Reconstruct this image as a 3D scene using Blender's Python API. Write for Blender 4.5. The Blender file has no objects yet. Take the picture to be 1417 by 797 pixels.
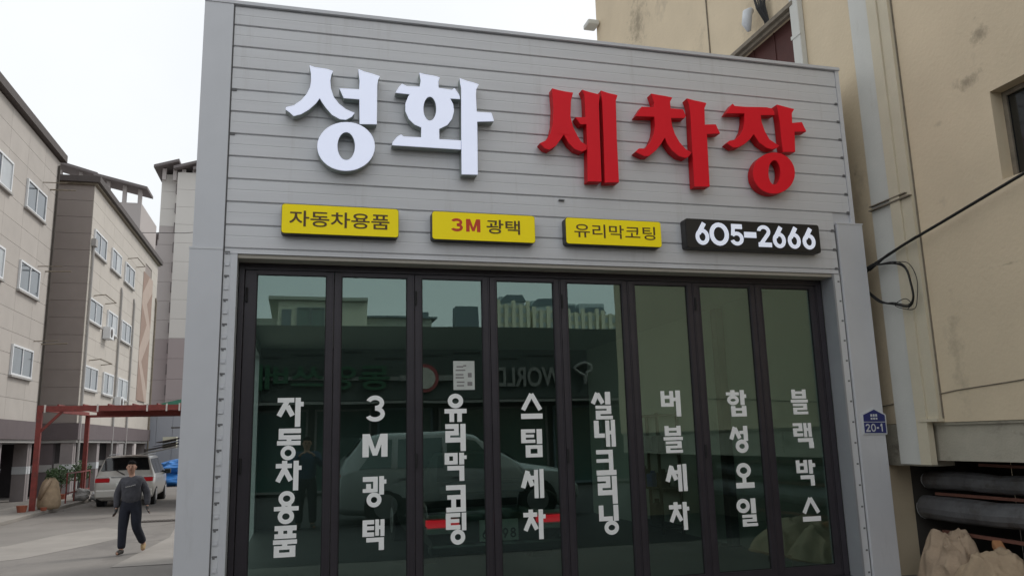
import bpy, bmesh, math, random
from mathutils import Vector, Matrix
from mathutils.geometry import tessellate_polygon
random.seed(7)
SC = bpy.context.scene
COL = SC.collection
R = math.radians
PI = math.pi

# ------------------------------------------------------------------ camera
yaw, pit, rol = R(15.218), R(10.841), R(-1.492)
fw = Vector((math.sin(yaw)*math.cos(pit), math.cos(yaw)*math.cos(pit), math.sin(pit)))
rt = Vector((math.cos(yaw), -math.sin(yaw), 0))
up = rt.cross(fw)
r2 = math.cos(rol)*rt + math.sin(rol)*up
u2 = -math.sin(rol)*rt + math.cos(rol)*up
cd = bpy.data.cameras.new('camera')
cam = bpy.data.objects.new('camera', cd)
COL.objects.link(cam)
M = Matrix((r2, u2, -fw)).transposed().to_4x4()
M.translation = Vector((0, -7.6, 1.6))
cam.matrix_world = M
cd.sensor_width = 36
cd.lens = 1091.1/1417*36
cd.clip_start = .05
cd.clip_end = 2000
SC.camera = cam

# ------------------------------------------------------------------ sky, sun, exposure
SUN_EL, SUN_AZ = R(48), R(62)          # azimuth clockwise from +Y: behind the shop, to the right
w = bpy.data.worlds.new('World')
SC.world = w
w.use_nodes = True
nt = w.node_tree
bg = nt.nodes['Background']
sky = nt.nodes.new('ShaderNodeTexSky')
sky.sky_type = 'NISHITA'
sky.sun_disc = False
sky.sun_elevation = SUN_EL
sky.sun_rotation = SUN_AZ
sky.air_density = 1.2
sky.dust_density = 5
mul = nt.nodes.new('ShaderNodeVectorMath'); mul.operation = 'SCALE'; mul.inputs['Scale'].default_value = .10
nt.links.new(sky.outputs[0], mul.inputs[0])
# high thin overcast: a nearly even white veil with faint cloud structure, in front of the clear sky
tc = nt.nodes.new('ShaderNodeTexCoord')
ns = nt.nodes.new('ShaderNodeTexNoise'); ns.inputs['Scale'].default_value = 2.2; ns.inputs['Detail'].default_value = 4
nt.links.new(tc.outputs['Generated'], ns.inputs['Vector'])
cr = nt.nodes.new('ShaderNodeValToRGB')
cr.color_ramp.elements[0].color = (.91, .945, .975, 1)
cr.color_ramp.elements[1].color = (1.03, 1.05, 1.06, 1)
cr.color_ramp.elements[0].position = .3
cr.color_ramp.elements[1].position = .7
nt.links.new(ns.outputs['Fac'], cr.inputs['Fac'])
mx = nt.nodes.new('ShaderNodeMixRGB'); mx.inputs['Fac'].default_value = .86
nt.links.new(mul.outputs[0], mx.inputs['Color1'])
nt.links.new(cr.outputs['Color'], mx.inputs['Color2'])
nt.links.new(mx.outputs[0], bg.inputs['Color'])
bg.inputs['Strength'].default_value = 1.0
sl = bpy.data.lights.new('sun', 'SUN')
sl.energy = 1.3
sl.angle = R(14)
sl.color = (1, .96, .9)
so = bpy.data.objects.new('sun', sl)
COL.objects.link(so)
sd = Vector((math.sin(SUN_AZ)*math.cos(SUN_EL), math.cos(SUN_AZ)*math.cos(SUN_EL), math.sin(SUN_EL)))
so.rotation_euler = sd.to_track_quat('Z', 'Y').to_euler()
SC.view_settings.view_transform = 'Standard'
SC.view_settings.look = 'None'
SC.view_settings.exposure = .1
SC.view_settings.gamma = 1
SC.render.film_transparent = False

# ------------------------------------------------------------------ materials
def mat(name, col, rough=.6, metal=0, var=.12, scale=6, bump=0, bscale=60, stretch=None, spec=.5, dirt=None, rnd=0, coat=0):
    m = bpy.data.materials.new(name); m.use_nodes = True
    t = m.node_tree; b = t.nodes['Principled BSDF']
    b.inputs['Roughness'].default_value = rough
    b.inputs['Metallic'].default_value = metal
    b.inputs['Specular IOR Level'].default_value = spec
    if coat: b.inputs['Coat Weight'].default_value = coat
    g = t.nodes.new('ShaderNodeNewGeometry')
    mp = t.nodes.new('ShaderNodeMapping')
    t.links.new(g.outputs['Position'], mp.inputs['Vector'])
    if stretch: mp.inputs['Scale'].default_value = stretch
    n = t.nodes.new('ShaderNodeTexNoise'); n.inputs['Scale'].default_value = scale; n.inputs['Detail'].default_value = 6
    n.inputs['Roughness'].default_value = .6
    t.links.new(mp.outputs[0], n.inputs['Vector'])
    r = t.nodes.new('ShaderNodeValToRGB')
    r.color_ramp.elements[0].position = .28; r.color_ramp.elements[1].position = .72
    lo = [max(0, c*(1-var)) for c in col]; hi = [min(1, c*(1+var)) for c in col]
    r.color_ramp.elements[0].color = (*lo, 1); r.color_ramp.elements[1].color = (*hi, 1)
    t.links.new(n.outputs['Fac'], r.inputs['Fac'])
    out = r.outputs['Color']
    if dirt:      # (colour, scale, threshold, amount, stretch)
        dc, ds, th, am, st = dirt
        mp2 = t.nodes.new('ShaderNodeMapping'); mp2.inputs['Scale'].default_value = st
        t.links.new(g.outputs['Position'], mp2.inputs['Vector'])
        n2 = t.nodes.new('ShaderNodeTexNoise'); n2.inputs['Scale'].default_value = ds; n2.inputs['Detail'].default_value = 9; n2.inputs['Roughness'].default_value = .68
        t.links.new(mp2.outputs[0], n2.inputs['Vector'])
        mr = t.nodes.new('ShaderNodeMapRange'); mr.inputs['From Min'].default_value = th; mr.inputs['From Max'].default_value = th+.13
        mr.inputs['To Max'].default_value = am
        t.links.new(n2.outputs['Fac'], mr.inputs['Value'])
        mm = t.nodes.new('ShaderNodeMixRGB'); mm.inputs['Color2'].default_value = (*dc, 1)
        t.links.new(mr.outputs[0], mm.inputs['Fac']); t.links.new(out, mm.inputs['Color1'])
        out = mm.outputs['Color']
    if rnd:
        oi = t.nodes.new('ShaderNodeObjectInfo')
        mr = t.nodes.new('ShaderNodeMapRange'); mr.inputs['To Min'].default_value = 1-rnd; mr.inputs['To Max'].default_value = 1+rnd
        t.links.new(oi.outputs['Random'], mr.inputs['Value'])
        vm = t.nodes.new('ShaderNodeVectorMath'); vm.operation = 'SCALE'
        t.links.new(out, vm.inputs[0]); t.links.new(mr.outputs[0], vm.inputs['Scale'])
        out = vm.outputs[0]
    t.links.new(out, b.inputs['Base Color'])
    if bump:
        n3 = t.nodes.new('ShaderNodeTexNoise'); n3.inputs['Scale'].default_value = bscale; n3.inputs['Detail'].default_value = 5
        t.links.new(mp.outputs[0], n3.inputs['Vector'])
        bp = t.nodes.new('ShaderNodeBump'); bp.inputs['Strength'].default_value = bump; bp.inputs['Distance'].default_value = .02
        t.links.new(n3.outputs['Fac'], bp.inputs['Height']); t.links.new(bp.outputs[0], b.inputs['Normal'])
    return m

def add_stains(m, spots, dark):
    """weathering patches with a place of their own on the wall: (y, z, radius y, radius z, strength)"""
    t = m.node_tree; b = t.nodes['Principled BSDF']; src = b.inputs['Base Color'].links[0].from_socket
    g = t.nodes.new('ShaderNodeNewGeometry')
    n = t.nodes.new('ShaderNodeTexNoise'); n.inputs['Scale'].default_value = 5; n.inputs['Detail'].default_value = 10; n.inputs['Roughness'].default_value = .75
    t.links.new(g.outputs['Position'], n.inputs['Vector'])
    for y, z, ry, rz, s in spots:
        a = t.nodes.new('ShaderNodeVectorMath'); a.operation = 'SUBTRACT'; a.inputs[1].default_value = (0, y, z)
        c = t.nodes.new('ShaderNodeVectorMath'); c.operation = 'MULTIPLY'; c.inputs[1].default_value = (0, 1/ry, 1/rz)
        l = t.nodes.new('ShaderNodeVectorMath'); l.operation = 'LENGTH'
        t.links.new(g.outputs['Position'], a.inputs[0]); t.links.new(a.outputs[0], c.inputs[0]); t.links.new(c.outputs[0], l.inputs[0])
        q = t.nodes.new('ShaderNodeMath'); q.operation = 'MULTIPLY_ADD'; q.inputs[1].default_value = 3.2; t.links.new(n.outputs['Fac'], q.inputs[0])
        w_ = t.nodes.new('ShaderNodeMath'); w_.operation = 'MULTIPLY'; w_.inputs[1].default_value = -1.0; t.links.new(l.outputs['Value'], w_.inputs[0]); t.links.new(w_.outputs[0], q.inputs[2])
        r = t.nodes.new('ShaderNodeMapRange'); r.inputs['From Min'].default_value = .95; r.inputs['From Max'].default_value = 1.7; r.inputs['To Max'].default_value = s
        t.links.new(q.outputs[0], r.inputs['Value'])
        mm = t.nodes.new('ShaderNodeMixRGB'); mm.inputs['Color2'].default_value = (*dark, 1)
        t.links.new(r.outputs[0], mm.inputs['Fac']); t.links.new(src, mm.inputs['Color1']); src = mm.outputs['Color']
    t.links.new(src, b.inputs['Base Color'])

def glass_mat(name, tint, refl, fac, rough=0.0):
    m = bpy.data.materials.new(name); m.use_nodes = True
    t = m.node_tree; t.nodes.clear()
    o = t.nodes.new('ShaderNodeOutputMaterial')
    tr = t.nodes.new('ShaderNodeBsdfTransparent'); tr.inputs['Color'].default_value = (*tint, 1)
    gl = t.nodes.new('ShaderNodeBsdfGlossy'); gl.inputs['Color'].default_value = (*refl, 1); gl.inputs['Roughness'].default_value = rough
    fr = t.nodes.new('ShaderNodeFresnel'); fr.inputs['IOR'].default_value = 1.5
    ad = t.nodes.new('ShaderNodeMath'); ad.operation = 'ADD'; ad.inputs[1].default_value = fac; ad.use_clamp = True
    t.links.new(fr.outputs[0], ad.inputs[0])
    # very slight waviness of the panes
    g = t.nodes.new('ShaderNodeNewGeometry')
    n = t.nodes.new('ShaderNodeTexNoise'); n.inputs['Scale'].default_value = 1.3; n.inputs['Detail'].default_value = 1
    t.links.new(g.outputs['Position'], n.inputs['Vector'])
    bp = t.nodes.new('ShaderNodeBump'); bp.inputs['Strength'].default_value = .03; bp.inputs['Distance'].default_value = .02
    t.links.new(n.outputs['Fac'], bp.inputs['Height']); t.links.new(bp.outputs[0], gl.inputs['Normal'])
    mx = t.nodes.new('ShaderNodeMixShader')
    t.links.new(ad.outputs[0], mx.inputs[0]); t.links.new(tr.outputs[0], mx.inputs[1]); t.links.new(gl.outputs[0], mx.inputs[2])
    t.links.new(mx.outputs[0], o.inputs['Surface'])
    return m

def glow(name, col, strength, base=None):
    m = mat(name, base or col, .5, 0, .02, spec=.25)
    b = m.node_tree.nodes['Principled BSDF']
    b.inputs['Emission Color'].default_value = (*col, 1); b.inputs['Emission Strength'].default_value = strength
    return m

SIDING = mat('siding_metal', (.655, .66, .68), .42, .08, .04, 3, .04, 220, (.25, 1, 6), dirt=((.44, .42, .40), 1.3, .56, .32, (4.5, 1, .35)))
FLASH = mat('flashing_metal', (.62, .63, .66), .45, .12, .04, 2, dirt=((.38, .38, .38), 1.5, .62, .3, (2, 1, .4)))
TRIM = mat('pale_trim', (.66, .67, .69), .5, .1, .04, 4)
REVEAL = mat('reveal_metal', (.33, .34, .36), .5, .2, .05, 4)
SOFFIT = mat('soffit_beige', (.42, .39, .34), .6, 0, .06, 4)
DARKLINE = mat('slot_dark', (.16, .16, .165), .8)
FRAME = mat('door_frame_dark', (.048, .042, .050), .38, .2, .12, 5, spec=.5)
GASKET = mat('rubber_black', (.012, .012, .013), .7)
GLASS = glass_mat('door_glass', (.73, .84, .78), (.78, .97, .94), .10)
VINYL = mat('white_vinyl', (.96, .97, .96), .45, 0, .03, 9)
POSTER = mat('poster_paper', (.55, .58, .55), .6)
RED = glow('red_acrylic', (1, .01, .03), .05, (.76, .010, .022))
REDSIDE = mat('red_return', (.55, .008, .014), .5, 0, .06, 3, spec=.25)
WHITEFACE = glow('lit_white_acrylic', (.72, .78, 1.0), .42, (.78, .81, .90))
WHITESIDE = mat('grey_green_return', (.36, .40, .38), .45, .2, .05)
YELLOW = glow('yellow_acrylic', (1, .75, .01), .12, (.92, .76, .008))
BLACKBOX = mat('black_box', (.018, .017, .016), .4, 0, .1)
SIGNTEXT = mat('dark_brown_print', (.10, .055, .012), .5)
SIGNRED = mat('red_print', (.62, .05, .015), .5)
DIGIT = glow('lit_white_digit', (.78, .83, 1.0), .38, (.76, .79, .86))
STUCCO = mat('beige_stucco', (.66, .55, .39), .9, 0, .07, .9, .22, 22, dirt=((.30, .25, .19), 1.0, .60, .5, (1, 1, .8)))
add_stains(STUCCO, [(-1.75,5.5,.16,.22,.6),(-1.55,5.08,.30,.13,.6),(6.1,10.0,.7,.9,.6),(7.4,9.6,.6,.7,.4),(.25,4.7,.06,.07,.6),(-1.68,3.13,.25,.03,.55),(-1.1,4.8,.10,.05,.3),(2.1,7.8,.5,.5,.35),(-.95,2.3,.15,.8,.35),(3.9,7.6,.5,1.0,.3),(-4,4.5,.6,.5,.4)], (.17, .14, .10))
STUCCO2 = mat('cream_strip', (.60, .54, .41), .85, 0, .06, 2, .1, 30, dirt=((.25, .2, .14), 2.4, .60, .5, (1, 1, .25)))
PALEPAINT = mat('pale_painted_strip', (.60, .60, .56), .7, 0, .05, 2, .1, 40, dirt=((.35, .32, .26), 2.0, .60, .5, (1, 1, .3)))
BEAMC = mat('grey_concrete_beam', (.40, .37, .30), .9, 0, .12, 3, .3, 40, dirt=((.12, .10, .08), 3, .58, .6, (1, .5, 1)))
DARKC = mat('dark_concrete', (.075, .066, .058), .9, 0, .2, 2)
BROWNRED = mat('red_brown_board', (.075, .022, .018), .7, 0, .15, 3, .1, 30)
OLDFRAME = mat('dirty_ledge', (.20, .17, .13), .8, 0, .25, 9, .3, 60)
GROUND = mat('worn_concrete_ground', (.20, .185, .17), .92, 0, .18, .45, .35, 45, dirt=((.11, .10, .095), .5, .52, .55, (1, .6, 1)))
PATHP = mat('pale_concrete', (.275, .255, .232), .9, 0, .12, 1.2, .25, 45, dirt=((.25, .23, .21), 1.5, .56, .5, (1, 1, 1)))
CLAD = mat('beige_cladding', (.50, .465, .42), .75, 0, .04, 1.5, .05, 40, rnd=.025)
CLADN = mat('greyish_cladding', (.43, .40, .37), .75, 0, .05, 1.5, .05, 40, rnd=.03)
CLADD = mat('shaded_cladding', (.30, .26, .24), .75, 0, .05, 1.5, .05, 40, rnd=.03)  # cladding darkened to put shade on the end turned from the sun
BAND = mat('plum_grey_band', (.13, .105, .11), .8, 0, .08, 2)
BANDP = mat('pale_stripe', (.36, .35, .34), .8, 0, .06, 2)
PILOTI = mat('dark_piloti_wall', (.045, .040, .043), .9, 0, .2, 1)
PIER = mat('mauve_column', (.28, .25, .25), .8, 0, .1, 2)
ROOFD = mat('dark_roof_edge', (.075, .062, .058), .7, 0, .15, 3)
WHITEPVC = mat('white_window_frame', (.70, .72, .74), .45, 0, .03)
WINGLASS = mat('bluish_window_glass', (.06, .08, .10), .06, 0, .25, 2, spec=.9)
CURTAIN = mat('pale_blind', (.40, .43, .45), .35, 0, .1, 3, spec=.8)
PEACH = mat('peach_mural', (.44, .35, .30), .8, 0, .06, 2)
BROWNM = mat('brown_mural', (.30, .21, .17), .8, 0, .08, 2)
TOWERP = mat('tower_pale', (.62, .60, .57), .85, 0, .03, .2)
TOWERM = mat('tower_mauve', (.44, .405, .395), .85, 0, .03, .2)
TOWERD = mat('tower_dark_mauve', (.36, .31, .31), .85, 0, .03, .2)
TOWERROOF = mat('tower_roof_edge', (.17, .15, .15), .8)
STEELRED = mat('oxide_red_steel', (.21, .035, .028), .55, 0, .2, 7, .1, 60, dirt=((.09, .04, .03), 5, .55, .6, (1, 1, 1)))
RUSTBROWN = mat('brown_sheet', (.12, .055, .045), .7, 0, .2, 4)
CLIP = mat('pale_clip', (.6, .55, .52), .6)
SHED = mat('grey_blue_sheet', (.36, .38, .43), .6, 0, .05, .8)
GREENR = mat('green_roof_sheet', (.05, .22, .15), .6)
BLUET = mat('blue_tarpaulin', (.04, .21, .58), .45, 0, .25, 2.5, .3, 8)
SILVER = mat('silver_car_paint', (.50, .49, .46), .33, .25, .03, 2, coat=.5)
WHITECAR = mat('white_car_paint', (.40, .42, .42), .25, 0, .02, coat=.6)
DARKCAR = mat('dark_car_paint', (.030, .045, .045), .2, .2, .05, coat=.6)
CARGLASS = mat('car_glass_dark', (.008, .010, .011), .06, 0, .1, spec=.8)
CARGLASS2 = mat('car_glass_green', (.05, .10, .09), .08, 0, .1, spec=.9)
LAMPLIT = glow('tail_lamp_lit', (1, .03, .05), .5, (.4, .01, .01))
ROADM = mat('added_dark_asphalt', (.045, .045, .047), .9, 0, .2, 2, .4, 60)
TYRE = mat('tyre_rubber', (.016, .016, .016), .85)
RIM = mat('wheel_alloy', (.38, .38, .39), .35, .7, .05)
LAMPR = glow('tail_lamp_red', (.5, .004, .008), .10, (.30, .006, .01))
LAMPW = mat('lamp_clear', (.55, .56, .55), .2)
PLATEW = mat('number_plate_pale', (.70, .74, .70), .5)
PLATEK = mat('plate_black', (.02, .03, .03), .5)
SKIN = mat('skin', (.40, .225, .155), .6, 0, .06, 30)
HAIR = mat('black_hair', (.008, .007, .007), .95, 0, .3, 60, spec=.1)
SWEAT = mat('charcoal_sweatshirt', (.060, .060, .070), .95, 0, .35, 9, 1.0, 14)
TROUS = mat('navy_trousers', (.010, .012, .022), .9, 0, .3, 10, .3, 40)
GLOVE = mat('dark_grey_glove', (.045, .045, .045), .9)
SHOET = mat('tan_shoe', (.34, .23, .11), .7)
SHOED = mat('dark_shoe', (.03, .026, .022), .7)
JACKB = mat('blue_jacket', (.03, .06, .11), .9)
SACK = mat('tan_sack', (.36, .27, .18), .9, 0, .22, 5, .5, 25)
SACK2 = mat('pinkish_tan_sack', (.38, .285, .20), .9, 0, .18, 5, .4, 40)
LEAF = mat('leaf_green', (.045, .085, .03), .7, 0, .4, 12)
TERRA = mat('terracotta', (.30, .09, .05), .8)
CABLE = mat('black_cable', (.008, .008, .008), .6)
PIPEG = mat('grey_roll_wrap', (.12, .12, .125), .5, 0, .35, 3, .3, 12, dirt=((.05, .04, .03), 4, .5, .6, (1, 1, 1)))
WOOD = mat('reddish_timber', (.16, .065, .045), .8, 0, .2, 8)
ORANGE = mat('orange_plastic', (.42, .20, .09), .6)
BLUEP = mat('navy_enamel', (.022, .028, .15), .4)
WHITEP = mat('white_enamel', (.60, .62, .64), .45)
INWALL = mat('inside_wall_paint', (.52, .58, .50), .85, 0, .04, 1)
INWALLD = mat('inside_dark_tone', (.07, .075, .07), .85, 0, .1, 1)  # shade put into the colour of the back and left inside walls
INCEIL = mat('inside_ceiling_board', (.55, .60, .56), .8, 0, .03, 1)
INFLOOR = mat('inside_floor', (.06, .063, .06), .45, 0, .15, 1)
SHOPDARK = mat('dark_green_fascia', (.050, .060, .058), .7, 0, .15, .8)
SHOPDK2 = mat('dark_shopfront', (.030, .034, .034), .5, 0, .2, 1)
CREAMB = mat('cream_render', (.62, .62, .50), .85, 0, .06, .4)  # reflected skyline tones, here and below, are lightened to stand in for haze
OLIVEB = mat('olive_render', (.42, .44, .38), .85, 0, .06, .4)
BLUEBOX = mat('slate_blue_box', (.13, .17, .20), .7)
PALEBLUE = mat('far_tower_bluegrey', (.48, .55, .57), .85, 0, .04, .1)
YELLB = mat('yellow_far_block', (.66, .64, .50), .85, 0, .1, .2)
SIGNG = mat('green_sign_letters', (.022, .085, .045), .5)
SIGNGREY = mat('grey_sign_letters', (.22, .21, .21), .5)
CLOCKW = mat('clock_white', (.50, .45, .42), .5)
CLOCKR = mat('clock_red', (.32, .06, .07), .5)
YELLOWP = mat('yellow_paint', (.5, .33, .03), .6)
BLUEPIPE = mat('blue_plastic', (.02, .10, .40), .5)

# ------------------------------------------------------------------ mesh building
class MB:
    def __init__(s): s.v = []; s.f = []
    def add(s, vs, fs):
        n = len(s.v); s.v += [tuple(v) for v in vs]; s.f += [tuple(i+n for i in f) for f in fs]; return s
    def box(s, x0, y0, z0, x1, y1, z1):
        if x0 > x1: x0, x1 = x1, x0
        if y0 > y1: y0, y1 = y1, y0
        if z0 > z1: z0, z1 = z1, z0
        return s.add([(x0,y0,z0),(x1,y0,z0),(x1,y1,z0),(x0,y1,z0),(x0,y0,z1),(x1,y0,z1),(x1,y1,z1),(x0,y1,z1)],
                     [(0,3,2,1),(4,5,6,7),(0,1,5,4),(1,2,6,5),(2,3,7,6),(3,0,4,7)])
    def tube(s, pts, r, n=8, cap=True):
        pts = [Vector(p) for p in pts]; rs = r if isinstance(r, (list, tuple)) else [r]*len(pts)
        vs = []; fs = []
        d = (pts[1]-pts[0]).normalized()
        a = Vector((0,0,1)) if abs(d.z) < .9 else Vector((1,0,0))
        nx = d.cross(a).normalized()
        for i, p in enumerate(pts):
            dd = (pts[min(i+1,len(pts)-1)]-pts[max(i-1,0)]).normalized()
            nx = (nx - dd*nx.dot(dd)).normalized(); ny = dd.cross(nx)
            for k in range(n):
                t = 2*PI*k/n; vs.append(p+(nx*math.cos(t)+ny*math.sin(t))*rs[i])
        for i in range(len(pts)-1):
            for k in range(n):
                k2 = (k+1) % n; fs.append((i*n+k, i*n+k2, (i+1)*n+k2, (i+1)*n+k))
        if cap:
            fs.append(tuple(range(n-1, -1, -1))); fs.append(tuple((len(pts)-1)*n+k for k in range(n)))
        return s.add(vs, fs)
    def bar(s, p, q, w, h=None):
        h = h or w; p = Vector(p); q = Vector(q); d = (q-p).normalized()
        a = Vector((0,0,1)) if abs(d.z) < .9 else Vector((0,1,0))
        x = d.cross(a).normalized()*w/2; y = x.cross(d).normalized()*h/2
        vs = [p-x-y, p+x-y, p+x+y, p-x+y, q-x-y, q+x-y, q+x+y, q-x+y]
        return s.add(vs, [(0,1,2,3),(7,6,5,4),(0,4,5,1),(1,5,6,2),(2,6,7,3),(3,7,4,0)])
    def poly(s, loops, ya, yb, sides=True, front=True, back=True):
        """prism of a polygon with holes given in the X-Z plane, from y=ya (front) to y=yb"""
        L = [[Vector((x, z, 0)) for x, z in lp] for lp in loops]
        tri = tessellate_polygon(L); flat = [p for lp in L for p in lp]; n = len(flat)
        vs = [(p.x, ya, p.y) for p in flat] + [(p.x, yb, p.y) for p in flat]
        fs = []
        for t in tri:
            a, b, c = [flat[i] for i in t]
            if (b-a).cross(c-a).z < 0: t = (t[0], t[2], t[1])
            if front: fs.append(tuple(t))
            if back: fs.append(tuple(i+n for i in reversed(t)))
        if sides:
            o = 0
            for lp in L:
                m = len(lp)
                for i in range(m):
                    j = (i+1) % m; fs.append((o+i, o+i+n, o+j+n, o+j))
                o += m
        return s.add(vs, fs)
    def build(s, name, m, parent=None, smooth=False, bevel=0, label=None, kind=None, loc=None):
        me = bpy.data.meshes.new(name); me.from_pydata(s.v, [], s.f); me.update()
        bm = bmesh.new(); bm.from_mesh(me); bmesh.ops.recalc_face_normals(bm, faces=bm.faces); bm.to_mesh(me); bm.free()
        me.materials.append(m)
        if smooth: me.polygons.foreach_set('use_smooth', [True]*len(me.polygons))
        o = link(name, me, parent)
        if loc: o.location = loc
        if bevel:
            b = o.modifiers.new('bevel', 'BEVEL'); b.width = bevel; b.segments = 2; b.limit_method = 'ANGLE'; b.angle_limit = R(40)
        if label: o['label'] = label
        if kind: o['kind'] = kind
        return o

def link(name, me, parent=None):
    o = bpy.data.objects.new(name, me); COL.objects.link(o)
    if parent: o.parent = parent
    return o
def thing(name, label, cat, loc=(0,0,0), rz=0, group=None):
    o = bpy.data.objects.new(name, None); COL.objects.link(o); o.empty_display_size = .1
    o.location = loc; o.rotation_euler = (0, 0, rz)
    o['label'] = label; o['category'] = cat
    if group: o['group'] = group
    return o
def tag(o, label, cat, group=None, kind=None):
    o['label'] = label; o['category'] = cat
    if group: o['group'] = group
    if kind: o['kind'] = kind
    return o
def box(name, m, parent, a, b, **k):
    return MB().box(*a, *b).build(name, m, parent, **k)
def ring_boxes(mb, axis, c0, c1, u0, u1, z0, z1, t):
    """rectangular frame; axis 'x' = lies in a plane of constant x between c0 and c1"""
    for (a, b, c, d) in ((u0,u1,z1-t,z1),(u0,u1,z0,z0+t),(u0,u0+t,z0+t,z1-t),(u1-t,u1,z0+t,z1-t)):
        if axis == 'x': mb.box(c0, a, c, c1, b, d)
        else: mb.box(a, c0, c, b, c1, d)
    return mb
def text_mesh(body, size, off, extrude):
    c = bpy.data.curves.new('text', 'FONT'); c.body = body; c.size = size; c.offset = off; c.extrude = extrude; c.resolution_u = 4
    o = bpy.data.objects.new('text', c); COL.objects.link(o)
    bpy.context.view_layer.update()
    me = bpy.data.meshes.new_from_object(o.evaluated_get(bpy.context.evaluated_depsgraph_get()))
    bpy.data.objects.remove(o); bpy.data.curves.remove(c)
    return me
def text_fit(name, body, m, parent, x0, x1, z0, z1, y, off=.012, ext=.0025, flip=False):
    """flat lettering standing in the X-Z plane, fitted to a box, facing -Y (flip: facing +Y)"""
    me = text_mesh(body, 1, off, .5)
    xs = [v.co.x for v in me.vertices]; ys = [v.co.y for v in me.vertices]
    a, b, c, d = min(xs), max(xs), min(ys), max(ys)
    for v in me.vertices:
        u = (v.co.x-a)/(b-a); t = (v.co.y-c)/(d-c)
        x = x1-u*(x1-x0) if flip else x0+u*(x1-x0)
        v.co = Vector((x, y+(v.co.z*2*ext if flip else -v.co.z*2*ext), z0+t*(z1-z0)))
    me.materials.clear(); me.materials.append(m)
    return link(name, me, parent)

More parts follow.
